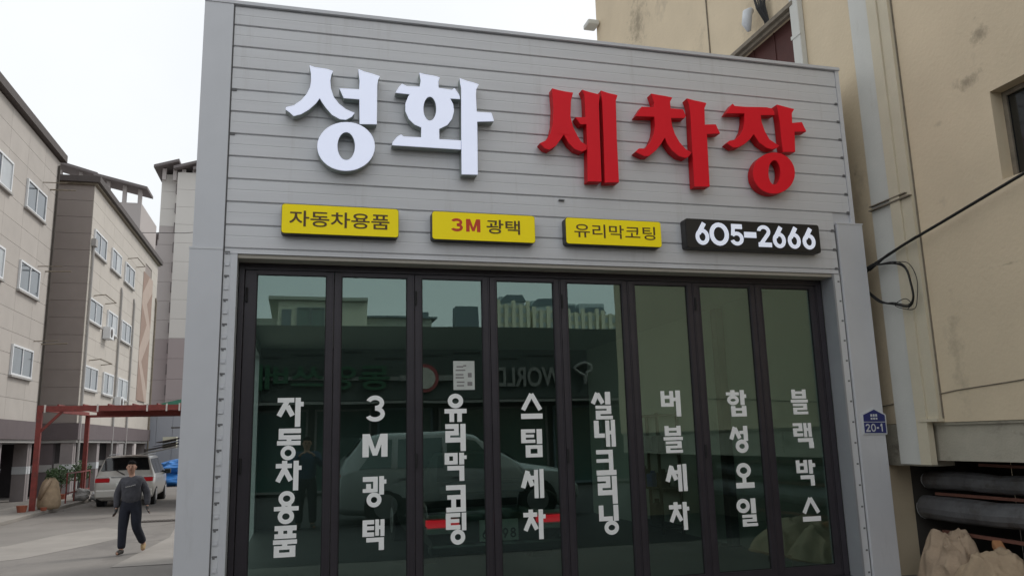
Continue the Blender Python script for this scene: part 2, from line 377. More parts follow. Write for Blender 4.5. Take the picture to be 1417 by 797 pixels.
# ---- stroke lettering: rectangles, slanted strokes, rings and arcs on a 10 x 10 cell, y down
GL = {
'자': "R .4 0 6.5 1.6;D 4 1 1 6.3 1.9;D 3.9 2.8 6 6.2 1.9;R 6.9 0 8.9 10;R 8.9 1.4 10 3",
'동': "R .6 0 10 1.5;R .6 1.5 2.7 2.1;R .6 2.1 10 3.5;R 4 3.5 6 3.9;R 0 3.9 10 5.3;O 4.8 7.7 3.2 2.3 1.7",
'차': "R 2.5 0 4.5 1;R .2 1 6.3 2.5;D 3.9 2 1 7 1.9;D 3.8 3.2 6 6.7 1.9;R 6.9 .1 8.9 10;R 8.9 1.8 10 3.2",
'용': "O 5 2.3 3.3 2.3 1.8;R 3 4 4.6 4.8;R 5.4 4 7 4.8;R 0 4.7 10 6;O 4.9 7.7 3.3 2.3 1.8",
'품': "R .5 0 9.7 1.6;R 2 1.6 4.2 2.6;R 5.8 1.6 8 2.6;R .5 2.6 9.6 4.1;R 0 4.5 10 5.9;R 3.8 5.9 6 6.4;R .4 6.4 9.4 7.6;R .4 7.6 2.6 8.5;R 7 7.6 9.4 8.5;R .4 8.5 9.4 10",
'3': "A 4.8 2.9 3.5 1.95 2.3 200 450;A 4.8 7.0 3.9 2.05 2.3 270 515",
'M': "R 0 0 2.5 10;R 7.5 0 10 10;P 1 0 2.9 0 5.9 9.4 4.1 9.4;P 7.1 0 9 0 5.9 9.4 4.1 9.4",
'광': "R .2 .1 6.4 1.7;R 4.5 1.7 6.4 5.1;R 1.6 2.4 3.6 4;R .2 4 4.5 5.2;R 7 0 9 6;R 9 1.1 10 2.5;O 4.9 7.6 3.1 2.4 1.8",
'택': "R .1 .1 5.2 1.5;R .1 1.5 2.1 5.5;R 2.1 2.1 5.2 3.4;R 2.1 4.1 5.2 5.5;R 5.7 0 7.4 5.3;R 8 0 9.8 5.5;R 7.4 2 8 3.2;R 1.8 5.9 9.6 7.3;R 7.3 7.3 9.6 10",
'유': "O 5 2.6 3.5 2.6 2;R 0 5.4 10 7;R 2.2 7 4.3 10;R 5.7 7 7.8 10",
'리': "R 0 0 6.6 1.8;R 4.3 1.8 6.6 2.5;R 0 2.5 6.6 4.2;R 0 4.2 2.4 5;R 0 5 7.4 6.8;R 7.4 0 10 10",
'막': "R 0 0 5.9 1.2;R 0 1.2 2.1 2.8;R 3.8 1.2 5.9 2.8;R 0 2.8 5.9 4.1;R 6.6 0 8.8 4.2;R 8.8 1 10 2.3;R 1.2 4.6 8.8 6.2;R 6.6 6.2 8.8 10",
'코': "R 0 .2 10 2;R 7.4 2 10 8.3;R .6 3.8 7.4 5.4;R 2.6 5.4 5 8.3;R 0 8.3 10 10",
'팅': "R 0 0 7.1 1.3;R 0 1.3 2.4 5.2;R 2.4 1.9 6.6 3.1;R 2.4 3.8 7.1 5.2;R 7.8 0 10 5.6;O 5.8 7.6 3.6 2.4 2.1",
'스': "D 5 .5 1 6.6 2;D 5 .5 9 6.6 2;R 0 8 10 10",
'팀': "R 0 0 6.7 1.3;R 0 1.3 2.2 4.9;R 2.2 1.9 6.2 3;R 2.2 3.7 6.7 4.9;R 7.4 0 10 5.3;R 2 5.7 10 7;R 2 7 4.3 8.7;R 7.6 7 10 8.7;R 2 8.7 10 10",
'세': "D 3.1 .5 .9 6.3 2;D 3.1 1.6 5 5.8 2;R 4.3 2.2 5.8 3.6;R 5.8 .2 7.6 10;R 8.2 0 10 10",
'실': "D 3.1 .4 .8 4.3 2;D 3.1 .6 5.5 4.2 2;R 6.7 0 9.2 4.6;R 2 5 9.4 6.2;R 7.2 6.2 9.4 6.8;R 2 6.8 9.4 8.1;R 2 8.1 4.2 8.7;R 2 8.7 10 10",
'내': "R 0 .2 2.3 6.6;R 2.3 5 5 6.6;R 5.4 .2 7.3 10;R 8 0 10 10;R 7.3 4 8 5.4",
'크': "R .2 0 8.6 1.7;R .2 3.6 6.4 5;R 6.4 1.7 8.6 8;R 0 8 10 10",
'닝': "R 0 0 2.4 5.3;R 2.4 3.8 7 5.3;R 7.5 0 10 5.4;O 6.2 7.6 3.7 2.4 2",
'버': "R 0 .2 2 6.2;R 4.5 .2 6.5 6.2;R 2 1.9 4.5 3.2;R 2 4.8 4.5 6.2;R 6.5 2.7 7.6 4.1;R 7.6 0 10 10",
'블': "R .8 0 3 3.7;R 7 0 9.2 3.7;R 3 .7 7 1.8;R 3 2.5 7 3.7;R 0 4.1 10 5.3;R 1 5.7 9.2 6.7;R 7 6.7 9.2 7.3;R 1 7.3 9.2 8.3;R 1 8.3 3.2 8.9;R 1 8.9 9.6 10",
'합': "R 2.2 0 4.4 .8;R 0 .8 6.5 2;O 3.3 3.8 2.9 1.9 1.6;R 6.9 0 9 5.7;R 9 1.6 10 3;R 2 6 4.2 10;R 7.4 6 9.6 10;R 4.2 6.8 7.4 7.8;R 4.2 8.8 7.4 10",
'성': "D 3.1 .4 .9 4.9 2;D 3.1 .8 5.4 4.6 2;R 5.4 1.8 7.4 3;R 7.4 0 9.6 5.6;O 6.2 7.5 3.3 2.5 1.9",
'오': "O 4.6 3 4 3 2;R 3.6 5.9 5.7 7.8;R 0 7.8 10 10",
'일': "O 3.4 2.6 3.3 2.6 1.8;R 7.2 0 9.6 5.4;R 2.6 5.8 9.6 6.9;R 7.6 6.9 9.6 7.4;R 2.6 7.4 9.6 8.4;R 2.6 8.4 4.6 8.9;R 2.6 8.9 10 10",
'랙': "R 0 0 4.9 1.2;R 3 1.2 4.9 2;R 0 2 4.9 3.2;R 0 3.2 1.9 4;R 0 4 5 5.3;R 5.5 0 7.1 5.6;R 7.8 0 9.5 5.6;R 7.1 2 7.8 3.2;R 2 6 9.8 7.5;R 7.6 7.5 10 10",
'박': "R 0 0 1.9 5;R 4 0 5.9 5;R 1.9 1.2 4 2.3;R 1.9 3.8 4 5;R 6.6 0 8.6 5.4;R 8.6 1.4 10 2.8;R 1.8 5.9 9 7.4;R 7 7.4 9 10",
'6': "O 5 6.4 4.9 3.6 2.6;D 6.7 .3 2.4 5 3",
'0': "O 5 5 5 5 2.1",
'5': "R 1.4 0 9.2 2.1;P 1.4 2 3.8 2 3.4 4.6 .8 5.2;A 4.9 6.5 3.7 2.3 2.4 215 520",
'-': "R 0 0 10 10",
'2': "A 4.7 3.0 3.5 2 2.3 185 400;D 7.9 3.9 2 8.8 2.4;R .4 8 9.8 10",
'1': "R 4.6 0 7.6 10;P 4.6 0 4.6 3 1.8 3.6 1.8 2",
}
def glyph(mb, ch, x0, z0, x1, z1, yf, th, step=.00025, n=20):
    """adds the strokes of one letter: front face at y = yf, thickness th, each stroke a hair behind the next"""
    W = x1-x0; H = z1-z0
    P = lambda x, y: (x0+x/10*W, z1-y/10*H)
    for i, st in enumerate(GL[ch].split(';')):
        k = st.split(); a = [float(q) for q in k[1:]]; y = yf-i*step
        if k[0] == 'R': lp = [[P(a[0],a[1]),P(a[2],a[1]),P(a[2],a[3]),P(a[0],a[3])]]
        elif k[0] == 'P': lp = [[P(a[j],a[j+1]) for j in range(0, len(a), 2)]]
        elif k[0] == 'D':
            p = Vector(P(a[0],a[1])); q = Vector(P(a[2],a[3])); d = (q-p).normalized(); nn = Vector((-d.y, d.x))*a[4]/20*W
            lp = [[tuple(p+nn), tuple(q+nn), tuple(q-nn), tuple(p-nn)]]
        elif k[0] == 'O':
            cx, cy, rx, ry, t = a; t2 = t*W/H if ry*H > 0 else t
            lp = [[P(cx+rx*math.cos(2*PI*j/n), cy+ry*math.sin(2*PI*j/n)) for j in range(n)],
                  [P(cx+(rx-t)*math.cos(2*PI*j/n), cy+(ry-t2)*math.sin(2*PI*j/n)) for j in range(n)]]
        else:
            cx, cy, rx, ry, t, a0, a1 = a; m = 18; h = t/2; h2 = h*W/H; o = []; q = []
            for j in range(m+1):
                an = R(a0+(a1-a0)*j/m); c, s_ = math.cos(an), math.sin(an)
                o.append(P(cx+(rx+h)*c, cy+(ry+h2)*s_)); q.append(P(cx+(rx-h)*c, cy+(ry-h2)*s_))
            lp = [o+q[::-1]]
        mb.poly(lp, y, yf+th)
    return mb

# ================================================================== GROUND
ys = [-400, -60, -20, -4, 0, 1, 2, 3, 4, 5, 6, 12, 30, 80, 900]
def gz(y): 
    t = min(1, max(0, (y-0)/5)); return -.35*(t*t*(3-2*t))
g = MB(); xs = [-500, -60, -20, -8, 0, 8, 20, 60, 500]
for y in ys:
    for x in xs: g.v.append((x, y, gz(y)))
for j in range(len(ys)-1):
    for i in range(len(xs)-1):
        a = j*len(xs)+i; g.f.append((a, a+1, a+1+len(xs), a+len(xs)))
g.build('ground', GROUND, kind='structure', smooth=True)
def sheet(name, m, pts, z=-.346):
    b = MB(); b.add([(x, y, z) for x, y in pts], [tuple(range(len(pts)))]); return b.build(name, m, kind='structure')
sheet('path', PATHP, [(-6.6,8.5),(-4.9,9.6),(-4.2,11.2),(-3.75,12.5),(-4.0,14.2),(-4.7,15.3),(-5.4,14.0),(-5.9,12.0),(-8.5,10.5)])
sheet('added_road', ROADM, [(-400,-60),(400,-60),(400,-3.4),(-400,-3.4)], .004)  # unseen dark asphalt added to dim the ground's reflection in the door glass
sheet('pavement', PATHP, [(-3.0,7.6),(-1.6,7.6),(-1.6,22),(-3.6,26),(-4.3,24.5),(-3.2,18),(-2.7,12)], -.342)
box('kerb', PATHP, None, (-9.4,14,-.36), (-7.72,31,-.24), kind='structure', bevel=.02)

# ================================================================== THE SHOP
shop = thing('shop_building', 'single-storey car wash with grey metal siding facade and a wall of dark folding glass doors', 'shop building', (0,0,0))
zs = [5.893, 5.69]+[5.69-.2265*k for k in range(1, 11)]+[3.375]
zs = zs[:2]+[5.69-.2265*k for k in range(1, 11)]+[3.372]
for k in range(len(zs)-1):
    zt, zb = zs[k], zs[k+1]; xr = 6.2 if zb > 3.93 else 5.965; xl = -.70
    if zt-zb > .1:
        zm = (zt+zb)/2
        pr = [(.010, zt), (.008, zt-.012), (-.002, zt-.018), (-.0045, zm+.006), (-.0030, zm+.002), (-.0030, zm-.002), (-.0045, zm-.006), (-.0060, zb+.006), (-.001, zb), (.010, zb)]
    else:
        pr = [(.010, zt), (.008, zt-.008), (-.003, zt-.012), (-.003, zb+.002), (.010, zb)]
    b = MB(); n = len(pr)
    b.v = [(xl, y, z) for y, z in pr]+[(xr, y, z) for y, z in pr]
    b.f = [(i, i+1, i+1+n, i+n) for i in range(n-1)]+[(n-1, 0, n, 2*n-1), tuple(range(n)), tuple(range(2*n-1, n-1, -1))]
    b.build('siding_board', SIDING, shop)
# walls and the body behind the siding
box('front_wall', FLASH, shop, (-.69,.016,3.40), (6.2,.22,5.86))
# the left wall is open to the alley for most of its length (unseen opening added to let daylight into the interior)
box('left_wall', FLASH, shop, (-.95,.05,-.36), (-.75,3.4,5.84)); box('left_wall', FLASH, shop, (-.95,8.3,-.36), (-.75,9.0,5.84)); box('left_wall', FLASH, shop, (-.95,3.4,3.3), (-.75,8.3,5.84))
box('added_opening_post', FRAME, shop, (-.93,5.9,-.36), (-.77,6.05,3.3))
box('right_wall', FLASH, shop, (6.205,.05,-.36), (6.25,9.0,5.84))
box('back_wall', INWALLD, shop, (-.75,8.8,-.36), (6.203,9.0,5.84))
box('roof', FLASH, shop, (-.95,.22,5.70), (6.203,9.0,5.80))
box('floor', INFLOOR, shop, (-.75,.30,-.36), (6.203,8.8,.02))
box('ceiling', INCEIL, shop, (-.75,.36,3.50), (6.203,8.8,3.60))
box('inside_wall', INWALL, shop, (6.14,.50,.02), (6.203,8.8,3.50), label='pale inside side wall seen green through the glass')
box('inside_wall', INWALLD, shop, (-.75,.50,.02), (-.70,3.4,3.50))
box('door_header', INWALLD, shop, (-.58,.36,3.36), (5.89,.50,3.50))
# corner flashings
box('corner_flashing', FLASH, shop, (-.982,-.022,3.412), (-.714,.045,5.905))
box('corner_flashing', FLASH, shop, (-1.004,-.030,-.1), (-.714,.045,3.410))
box('corner_joint', DARKLINE, shop, (-.714,-.004,-.1), (-.702,.04,5.89))
box('flashing_hem', TRIM, shop, (-1.008,-.034,3.398), (-.716,-.030,3.416))
box('coping', FLASH, shop, (-.984,-.030,5.900), (6.262,.26,5.935))
box('corner_flashing', SIDING, shop, (6.205,-.014,3.965), (6.255,.045,5.898))
box('corner_post', FLASH, shop, (5.985,-.034,-.1), (6.330,.045,3.962), bevel=.004)
box('corner_joint', DARKLINE, shop, (5.970,-.006,-.1), (5.984,.04,3.95))
box('post_cap', SIDING, shop, (5.978,-.040,3.957), (6.336,-.002,3.972))
# left perforated channel beside the opening
box('channel_strip', TRIM, shop, (-.702,-.006,-.1), (-.645,.04,3.366))
box('jamb_strip', FLASH, shop, (-.644,-.014,-.1), (-.585,.20,3.366))
for k in range(15):
    z = 3.385-.2265*k
    if z < .1: break
    b = MB(); b.box(-.697,-.0085,z-.012,-.653,-.004,z+.004); b.box(-.692,-.0085,z-.024,-.672,-.004,z-.012)
    b.build('slot', DARKLINE, shop)
    b = MB(); b.box(-.695,-.016,z-.135,-.655,-.006,z-.118)
    b.box(-.695,-.011,z-.118,-.655,-.006,z-.095); b.build('raised_tab', FLASH, shop)
# right channel
box('channel_strip', TRIM, shop, (5.893,-.006,-.1), (5.969,.04,3.366))
for k in range(15):
    z = 3.28-.2265*k
    if z < .1: break
    box('slot', DARKLINE, shop, (5.935,-.0085,z-.012), (5.960,-.004,z+.006))
# ends of the boards
for k in range(1, 11):
    z = 5.69-.2265*k+ (.0)
    xr = 6.18 if z > 3.97 else 5.94
    MB().box(xr-.02,-.010,z-.008,xr+.016,-.001,z+.016).build('board_end_clip', DARKLINE, shop)
    if k in (3, 5): MB().box(-.70,-.010,z-.022,-.655,-.001,z+.004).build('board_end_clip', DARKLINE, shop)
# soffit trim and reveals
box('head_trim', FLASH, shop, (-.702,-.018,3.368), (5.984,.02,3.3715))
box('head_soffit', SOFFIT, shop, (-.584,.0,3.330), (5.889,.20,3.366))
box('reveal', REVEAL, shop, (5.870,-.012,-.1), (5.892,.20,3.366))
box('threshold', FRAME, shop, (-.58,.16,-.02), (5.87,.30,.05))
# door frame
df = MB()
df.box(-.58,.205,.05,-.53,.30,3.33); df.box(5.80,.205,.05,5.868,.30,3.33); df.box(-.53,.205,3.275,5.80,.30,3.328)
df.build('door_frame', FRAME, shop, bevel=.003)
sep = MB(); sep.box(-.53,.200,3.268,5.80,.206,3.276); sep.build('head_rail_lip', FRAME, shop)

BIG = {
 '성': [[[(0.023,5.267),(0.07,5.252),(0.13,5.249),(0.197,5.244),(0.252,5.228),(0.235,5.191),(0.225,5.124),(0.233,5.043),(0.261,4.956),(0.314,4.888),(0.382,4.837),(0.465,4.807),(0.44,4.766),(0.383,4.729),(0.324,4.731),(0.249,4.769),(0.189,4.837),(0.151,4.89),(0.128,4.933),(0.093,4.876),(0.029,4.806),(-0.043,4.752),(-0.114,4.725),(-0.151,4.759),(-0.191,4.787),(-0.188,4.808),(-0.117,4.833),(-0.046,4.896),(0.003,4.965),(0.034,5.04),(0.041,5.106),(0.038,5.187)]],[[(0.497,5.275),(0.558,5.253),(0.635,5.239),(0.712,5.219),(0.693,5.178),(0.685,5.119),(0.684,4.706),(0.515,4.695),(0.511,4.955),(0.358,4.954),(0.315,5.051),(0.507,5.059),(0.511,5.152),(0.501,5.234)]],[[(0.666,4.471),(0.662,4.427),(0.65,4.384),(0.63,4.342),(0.602,4.304),(0.568,4.271),(0.528,4.244),(0.485,4.222),(0.438,4.208),(0.391,4.201),(0.343,4.202),(0.297,4.21),(0.253,4.225),(0.214,4.247),(0.18,4.276),(0.152,4.309),(0.132,4.347),(0.119,4.388),(0.114,4.43),(0.117,4.474),(0.128,4.517),(0.148,4.558),(0.174,4.596),(0.207,4.63),(0.246,4.658),(0.289,4.68),(0.336,4.696),(0.384,4.703),(0.432,4.704),(0.479,4.696),(0.524,4.681),(0.564,4.659),(0.599,4.63),(0.628,4.596),(0.649,4.557),(0.662,4.515)],[(0.473,4.46),(0.472,4.435),(0.469,4.41),(0.463,4.387),(0.454,4.366),(0.444,4.347),(0.432,4.332),(0.419,4.32),(0.405,4.313),(0.391,4.31),(0.376,4.311),(0.362,4.316),(0.348,4.326),(0.336,4.34),(0.326,4.357),(0.317,4.377),(0.311,4.399),(0.306,4.423),(0.305,4.448),(0.306,4.473),(0.309,4.498),(0.315,4.521),(0.323,4.542),(0.333,4.561),(0.345,4.576),(0.358,4.588),(0.372,4.596),(0.387,4.599),(0.401,4.598),(0.416,4.593),(0.429,4.583),(0.442,4.569),(0.452,4.552),(0.461,4.532),(0.467,4.51),(0.472,4.485)]]],
 '화': [[[(1.111,5.298),(1.17,5.287),(1.249,5.281),(1.321,5.268),(1.305,5.222),(1.309,5.152),(1.448,5.143),(1.473,5.167),(1.523,5.096),(1.532,5.051),(1.426,5.049),(1.458,4.988),(1.466,4.913),(1.444,4.827),(1.396,4.757),(1.311,4.708),(1.311,4.597),(1.534,4.601),(1.533,4.505),(0.836,4.499),(0.842,4.532),(0.888,4.592),(0.926,4.617),(0.949,4.597),(1.127,4.603),(1.129,4.71),(1.058,4.737),(1.003,4.79),(0.968,4.87),(0.968,4.952),(0.996,5.03),(1.015,5.056),(0.868,5.059),(0.895,5.112),(0.933,5.162),(0.98,5.14),(1.114,5.146),(1.125,5.218)],[(1.283,4.924),(1.282,4.901),(1.279,4.879),(1.274,4.858),(1.267,4.839),(1.259,4.822),(1.249,4.808),(1.238,4.798),(1.227,4.791),(1.216,4.788),(1.204,4.789),(1.193,4.794),(1.183,4.803),(1.174,4.815),(1.165,4.83),(1.159,4.848),(1.154,4.868),(1.151,4.89),(1.15,4.912),(1.152,4.935),(1.155,4.957),(1.16,4.978),(1.166,4.997),(1.175,5.014),(1.184,5.028),(1.195,5.039),(1.206,5.045),(1.217,5.049),(1.229,5.048),(1.24,5.043),(1.251,5.034),(1.26,5.022),(1.268,5.006),(1.275,4.988),(1.279,4.968),(1.282,4.946)]],[[(1.531,5.279),(1.604,5.257),(1.669,5.246),(1.731,5.23),(1.703,5.172),(1.699,5.103),(1.704,4.925),(1.859,4.927),(1.886,4.839),(1.707,4.819),(1.703,4.247),(1.537,4.24),(1.54,4.752),(1.545,5.174),(1.535,5.224)]]],
 '세': [[[(2.534,5.265),(2.607,5.251),(2.689,5.242),(2.771,5.238),(2.756,5.19),(2.742,5.138),(2.729,4.956),(2.754,4.843),(2.799,4.748),(2.837,4.686),(2.901,4.65),(2.894,4.6),(2.84,4.575),(2.76,4.599),(2.698,4.659),(2.645,4.752),(2.601,4.684),(2.551,4.616),(2.477,4.57),(2.429,4.582),(2.375,4.635),(2.448,4.672),(2.5,4.757),(2.527,4.857),(2.542,5.038),(2.538,5.153)]],[[(2.872,5.281),(2.954,5.262),(3.074,5.244),(3.068,5.185),(3.06,5.134),(3.053,4.751),(3.047,4.255),(2.891,4.248),(2.903,4.577),(2.907,4.888),(2.838,4.882),(2.784,4.957),(2.899,4.967),(2.901,5.12),(2.899,5.22)]],[[(3.09,5.291),(3.173,5.271),(3.283,5.255),(3.259,5.186),(3.248,4.767),(3.245,4.259),(3.084,4.246),(3.097,4.755),(3.1,5.154)]]],
 '차': [[[(3.686,5.313),(3.776,5.305),(3.858,5.3),(3.943,5.288),(3.912,5.24),(3.911,5.159),(4.064,5.16),(4.092,5.086),(4.076,5.058),(3.909,5.044),(3.916,4.951),(3.943,4.858),(3.994,4.767),(4.063,4.692),(4.13,4.658),(4.089,4.607),(4.055,4.589),(3.974,4.607),(3.896,4.665),(3.844,4.739),(3.819,4.809),(3.77,4.734),(3.7,4.65),(3.615,4.582),(3.559,4.575),(3.457,4.617),(3.5,4.659),(3.572,4.664),(3.641,4.74),(3.688,4.838),(3.71,4.935),(3.709,5.042),(3.485,5.03),(3.526,5.093),(3.562,5.147),(3.708,5.154),(3.72,5.206)]],[[(4.12,5.295),(4.207,5.28),(4.274,5.273),(4.361,5.261),(4.331,5.196),(4.32,5.001),(4.457,5.015),(4.503,4.91),(4.337,4.889),(4.332,4.728),(4.321,4.276),(4.138,4.265),(4.142,4.54),(4.145,4.794),(4.152,5.116),(4.144,5.228)]]],
 '장': [[[(4.695,5.285),(4.718,5.259),(4.853,5.26),(5.127,5.28),(5.204,5.27),(5.226,5.232),(5.23,5.192),(5.045,5.176),(5.049,5.088),(5.081,4.979),(5.131,4.888),(5.204,4.846),(5.253,4.821),(5.216,4.791),(5.154,4.771),(5.087,4.782),(4.999,4.838),(4.932,4.936),(4.876,4.868),(4.803,4.808),(4.724,4.766),(4.657,4.755),(4.578,4.799),(4.614,4.833),(4.682,4.85),(4.753,4.906),(4.803,4.989),(4.828,5.086),(4.837,5.179),(4.601,5.159),(4.639,5.213)]],[[(5.269,5.325),(5.355,5.311),(5.496,5.288),(5.46,5.236),(5.451,5.114),(5.581,5.136),(5.63,5.023),(5.471,5.007),(5.453,4.761),(5.294,4.749),(5.29,4.932),(5.287,5.124),(5.279,5.253)]],[[(5.421,4.503),(5.412,4.46),(5.395,4.417),(5.371,4.377),(5.34,4.34),(5.303,4.308),(5.262,4.281),(5.217,4.26),(5.17,4.247),(5.123,4.24),(5.077,4.241),(5.032,4.25),(4.992,4.265),(4.956,4.287),(4.926,4.315),(4.903,4.348),(4.887,4.386),(4.879,4.426),(4.879,4.468),(4.887,4.511),(4.903,4.553),(4.926,4.594),(4.956,4.631),(4.992,4.663),(5.033,4.691),(5.078,4.712),(5.125,4.727),(5.172,4.734),(5.219,4.734),(5.264,4.726),(5.306,4.71),(5.343,4.688),(5.373,4.66),(5.397,4.626),(5.413,4.588),(5.421,4.546)],[(5.232,4.497),(5.228,4.472),(5.222,4.447),(5.214,4.424),(5.204,4.402),(5.192,4.384),(5.18,4.368),(5.166,4.357),(5.152,4.35),(5.139,4.347),(5.125,4.348),(5.113,4.354),(5.101,4.364),(5.092,4.378),(5.084,4.395),(5.078,4.415),(5.075,4.438),(5.074,4.462),(5.075,4.487),(5.079,4.513),(5.085,4.538),(5.093,4.561),(5.102,4.583),(5.114,4.601),(5.127,4.617),(5.14,4.628),(5.154,4.636),(5.168,4.639),(5.181,4.638),(5.194,4.632),(5.205,4.622),(5.215,4.608),(5.223,4.591),(5.229,4.57),(5.232,4.547),(5.233,4.523)]]],
}
WORDS = [
 ('자동차용품',[(-0.202,1.768,0.047,2.04),(-0.187,1.462,0.027,1.753),(-0.196,1.185,0.041,1.458),(-0.197,0.886,0.024,1.183),(-0.196,0.595,0.016,0.873)]),
 ('3M광택',[(0.629,1.799,0.817,2.056),(0.602,1.467,0.842,1.685),(0.604,0.999,0.832,1.286),(0.608,0.608,0.82,0.887)]),
 ('유리막코팅',[(1.403,1.784,1.628,2.063),(1.409,1.499,1.614,1.764),(1.4,1.212,1.621,1.483),(1.411,0.919,1.606,1.179),(1.406,0.613,1.608,0.91)]),
 ('스팀세차',[(2.193,1.8,2.422,2.064),(2.187,1.416,2.409,1.696),(2.171,1.014,2.412,1.298),(2.183,0.618,2.419,0.907)]),
 ('실내크리닝',[(2.957,1.78,3.193,2.066),(2.977,1.498,3.213,1.774),(2.984,1.211,3.204,1.468),(2.99,0.923,3.203,1.201),(2.99,0.619,3.204,0.912)]),
 ('버블세차',[(3.754,1.795,3.984,2.073),(3.759,1.414,3.984,1.697),(3.754,1.016,4.003,1.296),(3.769,0.623,4.004,0.909)]),
 ('합성오일',[(4.539,1.782,4.787,2.07),(4.541,1.389,4.778,1.68),(4.581,1.018,4.803,1.284),(4.561,0.62,4.806,0.909)]),
 ('블랙박스',[(5.346,1.793,5.566,2.069),(5.342,1.418,5.59,1.696),(5.339,1.012,5.581,1.291),(5.364,0.633,5.592,0.894)]),
]
PHONE = [('6', 4.108, 3.612, 4.274, 3.864), ('0', 4.28, 3.611, 4.514, 3.871), ('5', 4.528, 3.611, 4.695, 3.863), ('-', 4.705, 3.716, 4.854, 3.78), ('2', 4.87, 3.618, 5.044, 3.871), ('6', 5.059, 3.612, 5.224, 3.862), ('6', 5.25, 3.612, 5.415, 3.865), ('6', 5.44, 3.611, 5.607, 3.861)]


G0 = [-.415, .385, 1.180, 1.960, 2.735, 3.515, 4.300, 5.085]
G1 = [.238, 1.030, 1.806, 2.580, 3.358, 4.138, 4.925, 5.715]
LEAFX = [-.527]+[(G1[i]+G0[i+1])/2 for i in range(7)]+[5.797]
for i, (word, boxes) in enumerate(WORDS):
    x0, x1 = LEAFX[i]+.003, LEAFX[i+1]-.003
    leaf = MB()
    ga, gb = G0[i], G1[i]
    # the two stiles with their folded edges, top and bottom rail
    door = bpy.data.objects.new('door_leaf', None); COL.objects.link(door); door.parent = shop
    door['label'] = 'folding glass door leaf lettered %s' % word
    for a, b_ in ((x0, ga), (gb, x1)):
        s = MB(); s.box(a, .218, .055, b_, .262, 3.264)
        s.build('stile', FRAME, door, bevel=.004)
    MB().box(ga, .219, 3.226, gb, .261, 3.264).build('top_rail', FRAME, door)
    MB().box(ga, .219, .055, gb, .261, .17).build('bottom_rail', FRAME, door)
    gk = MB(); ring_boxes(gk, 'y', .232, .248, ga, gb, .17, 3.226, .008); gk.build('gasket', GASKET, door)
    MB().box(ga+.006, .2385, .176, gb-.006, .2445, 3.220).build('glass_pane', GLASS, door)
    # raised edge bead and the fold-line strip at each joint
    b = MB()
    b.box(x1-.012, .208, .06, x1-.002, .218, 3.26); b.build('edge_bead', FRAME, door)
    b = MB()
    b.box(ga-.018, .211, .15, ga-.008, .218, 3.24); b.box(gb+.008, .211, .15, gb+.018, .218, 3.24)
    b.build('glazing_bead', FRAME, door)
    if i in (0, 2, 4, 6):
        for z in (3.02, 1.42):
            xh = x0+.008 if i else x0+.02
            MB().tube([(xh,.203,z-.07),(xh,.203,z+.07)], .011, 8).build('hinge', GASKET, door)
    chars = list(word)
    for ch, (a, zb, c, zt) in zip(chars, boxes):
        m_ = MB(); glyph(m_, ch, a, zb, c, zt, .2365, .0008)
        m_.build('letter', VINYL, door, label='white vinyl letter '+ch)
    if i == 2:
        MB().box(1.497,.2355,2.10,1.715,.2383,2.39).build('paper_notice', POSTER, door)
        m_ = MB()
        for zz, a, b_ in ((2.325,1.53,1.60),(2.335,1.60,1.63),(2.29,1.52,1.62),(2.245,1.52,1.60),(2.215,1.52,1.605),(2.17,1.53,1.61),(2.135,1.53,1.605)):
            m_.box(a,.2347,zz,b_,.2353,zz+.014)
        m_.box(1.645,.2347,2.225,1.685,.2353,2.27); m_.box(1.64,.2347,2.14,1.69,.2353,2.18)
        m_.build('print', SIGNGREY, door)

# ---- channel letters
BL = {'성': ('large white channel letter 성, first on the siding', '성', WHITEFACE, WHITESIDE), '화': ('large white channel letter 화, beside the red letters', '화', WHITEFACE, WHITESIDE),
      '세': ('large red channel letter 세, first of the red ones', '세', RED, REDSIDE), '차': ('large red channel letter 차, middle of the red ones', '차', RED, REDSIDE), '장': ('large red channel letter 장, at the right end of the siding', '장', RED, REDSIDE)}
def inset(lp): return lp
for ch, polys in BIG.items():
    lab, _, mf, ms = BL[ch]
    cx = sum(p[0] for p in polys[0][0])/len(polys[0][0])
    t = thing('channel_letter', lab, 'sign letter', (0,0,0), 0, 'white and red channel letters of the shop name')
    for i, loops in enumerate(polys):
        d = i*.0015
        MB().poly(loops, -.118-d, -.018).build('letter_return', ms, t)
        MB().poly(loops, -.130-d, -.1185-d).build('letter_face', mf, t, bevel=.0025)
        # stand-off pins to the wall
        px = sum(p[0] for p in loops[0])/len(loops[0]); pz = sum(p[1] for p in loops[0])/len(loops[0])
        if len(loops) == 1: MB().tube([(px,-.019,pz),(px,.0,pz)], .008, 6).build('stand_off', ms, t)
        else:
            zt_ = max(p[1] for p in loops[0])-.06; MB().tube([(px,-.019,zt_),(px,.0,zt_)], .008, 6).build('stand_off', ms, t)

# ---- light boxes
def rrect(x0, z0, x1, z1, r, n=5):
    pts = []
    for cx, cz, a0 in ((x1-r, z1-r, 0), (x0+r, z1-r, 90), (x0+r, z0+r, 180), (x1-r, z0+r, 270)):
        for k in range(n+1):
            a = R(a0+90*k/n); pts.append((cx+r*math.cos(a), cz+r*math.sin(a)))
    return pts
def lightbox(x0, x1, z0, z1, face, lab):
    t = thing('sign_box', lab, 'sign', (0,0,0), 0, 'small sign boxes under the channel letters')
    MB().poly([rrect(x0, z0, x1, z1, .028)], -.112, -.002).build('box_case', BLACKBOX, t)
    MB().poly([rrect(x0+.004, z0+.004, x1-.004, z1-.004, .026)], -.120, -.1125).build('sign_face', face, t, bevel=.003)
    return t
t = lightbox(-.20, .905, 3.555, 3.845, YELLOW, 'widest yellow sign box at the left, brown lettering 자동차용품')
text_fit('lettering', '자동차용품', SIGNTEXT, t, -.129, .813, 3.628, 3.782, -.1202, .012)
